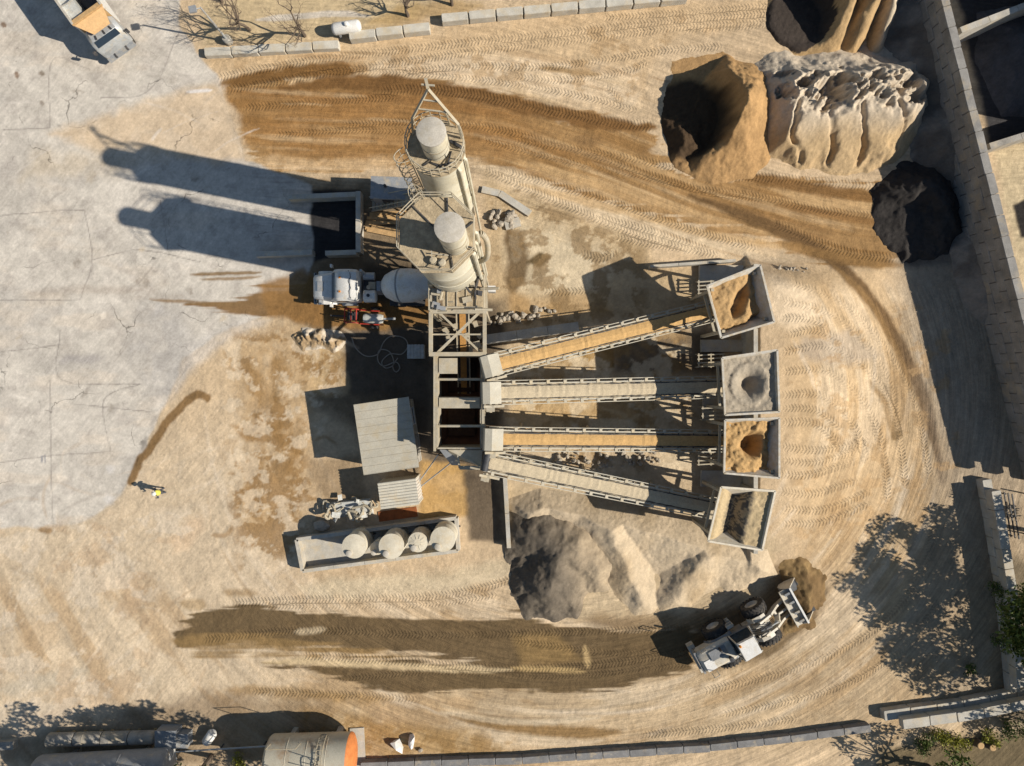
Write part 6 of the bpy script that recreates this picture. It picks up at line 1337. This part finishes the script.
for f_ in (.05,.5,.95): p = a_.lerp(b_,f_); MB().bar((p.x,p.y,0), p, .08).build('post', M_dark, pi)
o = MB().box((0,0,.3), (1.6,.6,.6), .05).build('concrete_block', M_concd); o.location = W(8,742); tag(o, 'lone pale concrete block at the edge of the tree shade', 'block')
o = MB().prism([(W(350,728).x,W(350,728).y),(W(364,727).x,W(364,727).y),(W(366,766).x,W(366,766).y),(W(352,768).x,W(352,768).y)], 0, .1).build('concrete_pad', M_conc); tag(o, 'pale concrete pad at the orange end of the rusty tank', 'pad')
for k, (x, y, an, sc2, lab) in enumerate(((398,744,-.9,(1.1,.5,.75),'large broken white concrete lump lying on brown dirt'),(412,740,1.5,(.85,.4,.8),'upright white concrete fragment beside the large lump'),(421,749,.3,(.35,.3,.2),'small pale stone near the white concrete fragments'))):
    t = bpy.data.objects.new('concrete_lump', RK[(1,3,5)[k]].copy()); t.data.materials[0] = M_white if k < 2 else M_rock; C.objects.link(t); t.location = W(x,y)+Vector((0,0,.2)); t.scale = [s_*.62 for s_ in sc2]; t.rotation_euler = (.2,.1,an); tag(t, lab, 'lump')
# ---------------------------------------------------------------- trees and shrubs with leaves
def leaf_mat(name, rgb):
    m = bpy.data.materials.new(name); m.use_nodes = True; N = m.node_tree.nodes; L = m.node_tree.links; p = N['Principled BSDF']; p.inputs['Roughness'].default_value = .6; p.inputs['Specular IOR Level'].default_value = .2
    g = N.new('ShaderNodeNewGeometry'); n_ = N.new('ShaderNodeTexNoise'); n_.inputs['Scale'].default_value = 3.0; n_.inputs['Detail'].default_value = 5; L.new(g.outputs['Position'], n_.inputs['Vector']); r_ = N.new('ShaderNodeValToRGB'); L.new(n_.outputs[0], r_.inputs[0])
    a_ = alb(*rgb); e = r_.color_ramp.elements; e[0].position = .3; e[1].position = .7; e[0].color = (*[float(x*.45) for x in a_],1); e[1].color = (float(a_[0]*1.5), float(a_[1]*1.3), float(a_[2]), 1); L.new(r_.outputs[0], p.inputs['Base Color'])
    return m
M_leafd = leaf_mat('dark_leaves', (92,112,56)); M_leafy = leaf_mat('yellow_green_leaves', (142,148,58))
def leaves(par, clumps, n, size, m, seed):
    rs = np.random.RandomState(seed); tot = []; 
    for (c_, rad) in clumps:
        k = max(8, int(n*rad**2)); d = rs.normal(size=(k,3)); d /= np.linalg.norm(d, axis=1)[:,None]; rr = rad*rs.rand(k,1)**.45; pos = np.array(c_) + d*rr*np.array([1,1,.8])
        a_ = rs.normal(size=(k,3)); a_ /= np.linalg.norm(a_,axis=1)[:,None]; b_ = np.cross(a_, rs.normal(size=(k,3))); b_ /= np.linalg.norm(b_,axis=1)[:,None]; s_ = size*(.6+.8*rs.rand(k,1))
        tot.append(np.stack([pos-a_*s_, pos+b_*s_*.5, pos+a_*s_, pos-b_*s_*.5], 1))
    V = np.concatenate(tot).reshape(-1,3); V[:,2] = np.maximum(V[:,2], .05); o_ = XF[par.name].translation; V = V - np.array(o_); me = grid_mesh('crown', V, np.arange(len(V)).reshape(-1,4)); me.polygons.foreach_set('use_smooth', np.zeros(len(me.polygons), bool)); me.materials.append(m)
    o = bpy.data.objects.new('crown', me); C.objects.link(o); o.parent = par; return o
def leafy_tree(px, py, hgt, rad, label, seed, m, n=150, size=.16, nclump=26, low=.45):
    r_ = random.Random(seed); b = W(px, py); t = thing('leafy_tree', label, 'tree', b); tr = MB(); top = Vector((b.x,b.y,hgt*.6)); tr.tube(b, top, .2, .1, 8); cl = []
    lm_ = MB()
    for k in range(nclump):
        a = r_.uniform(0,6.28); q = rad*math.sqrt(r_.random()); z = hgt*r_.uniform(low,1)*(1-.25*(q/rad)**2); p = Vector((b.x+q*math.cos(a), b.y+q*math.sin(a), z)); cl.append((tuple(p), rad*r_.uniform(.2,.38)))
        s0 = b.lerp(top, r_.uniform(.5,1)); lm_.tube(s0, p, .06, .02, 5, False)
    tr.build('trunk', M_bark, t, smooth=True); lm_.build('limbs', M_bark, t); leaves(t, cl, n, size, m, seed); return t
leafy_tree(1016,597,8.6,3.7,'broad dark leafy tree rising beside the large shrub, its shade on the track',51,M_leafd,230,nclump=36,low=.58)
leafy_tree(1046,534,6.6,2.2,'smaller leafy tree behind the iron bar rack',52,M_leafd,200,nclump=16,low=.55)
leafy_tree(1034,672,7.6,3.2,'loose leafy tree at the end of the stepped block wall',53,M_leafd,130,nclump=32,low=.5)
leafy_tree(1060,715,6.0,2.4,'low leafy tree behind the stepped block wall',57,M_leafd,80,nclump=20)
leafy_tree(212,756,9.0,2.2,'leafy tree standing behind the rust streaked tank',54,M_leafd,190,nclump=22,low=.7)
leafy_tree(292,758,9.4,2.3,'tall leafy tree beyond the orange tank end',58,M_leafd,190,nclump=22,low=.7)
leafy_tree(150,762,9.0,2.3,'leafy tree shading the row of grey drums',59,M_leafd,190,nclump=22,low=.7)
leafy_tree(350,800,8.0,2.3,'low leafy tree out beyond the concrete pad',61,M_leafd,90,nclump=20,low=.6)
leafy_tree(928,766,5.0,2.1,'small leafy tree below the long kerb beside green shrubs',55,M_leafd,120,nclump=20)
leafy_tree(960,790,4.8,1.9,'small leafy tree behind the yellow green shrubs',56,M_leafd,120,nclump=16)
def shrub(px, py, rad, hgt, label, m, seed, n=420):
    r_ = random.Random(seed); b = W(px, py); t = thing('shrub', label, 'shrub', b); cl = []; st = MB()
    for k in range(9): a = r_.uniform(0,6.28); q = rad*.75*math.sqrt(r_.random()); z = hgt*r_.uniform(.35,.9); cl.append(((b.x+q*math.cos(a), b.y+q*math.sin(a), z), rad*r_.uniform(.35,.55))); st.tube(b, cl[-1][0], .03, .012, 5, False)
    st.build('stems', M_bark, t); leaves(t, cl, n, .075, m, seed)
for k, (x, y, rd, hg, lab, m) in enumerate(((918,741,.9,.9,'grey green shrub where the kerb meets the stepped wall',M_leafd),(938,738,1.0,1.1,'yellow green shrub just below the first stepped blocks',M_leafy),(958,740,.8,.8,'low leafy shrub between the yellow shrub and tree stumps',M_leafy),(985,733,.9,.9,'small bright shrub near the stumps under the stepped wall',M_leafy),(1006,728,1.0,1.0,'round green shrub close under the wall end',M_leafd),(992,585,.9,1.4,'dark green shrub growing against the sunlit block wall',M_leafd),(1003,610,1.3,1.8,'large dark green shrub in the tree shade',M_leafd),(1000,640,1.0,1.3,'dim green shrub below the large dark shrub',M_leafd),(968,668,.6,.5,'lone dark weed clump on the shaded track',M_leafd),(240,762,.8,.9,'leafy weeds under the pipe run by the rusty tank',M_leafy))):
    shrub(x, y, rd, hg, lab, m, 70+k)
for k, (x, y) in enumerate(((976,742),(988,744))):
    b = W(x,y); t = thing('tree_stump', ('pale cut stump among the shrubs under the stepped wall','second cut stump beside the first under the stepped wall')[k], 'stump', b); MB().lathe([(.34,0),(.27,.25),(.25,.55)], 14, Matrix.Translation(b)).build('trunk', M_bark, t, smooth=True); MB().lathe([(.245,.55),(.2,.565),(0,.57)], 14, Matrix.Translation(b)).build('cut_face', M_wood, t)
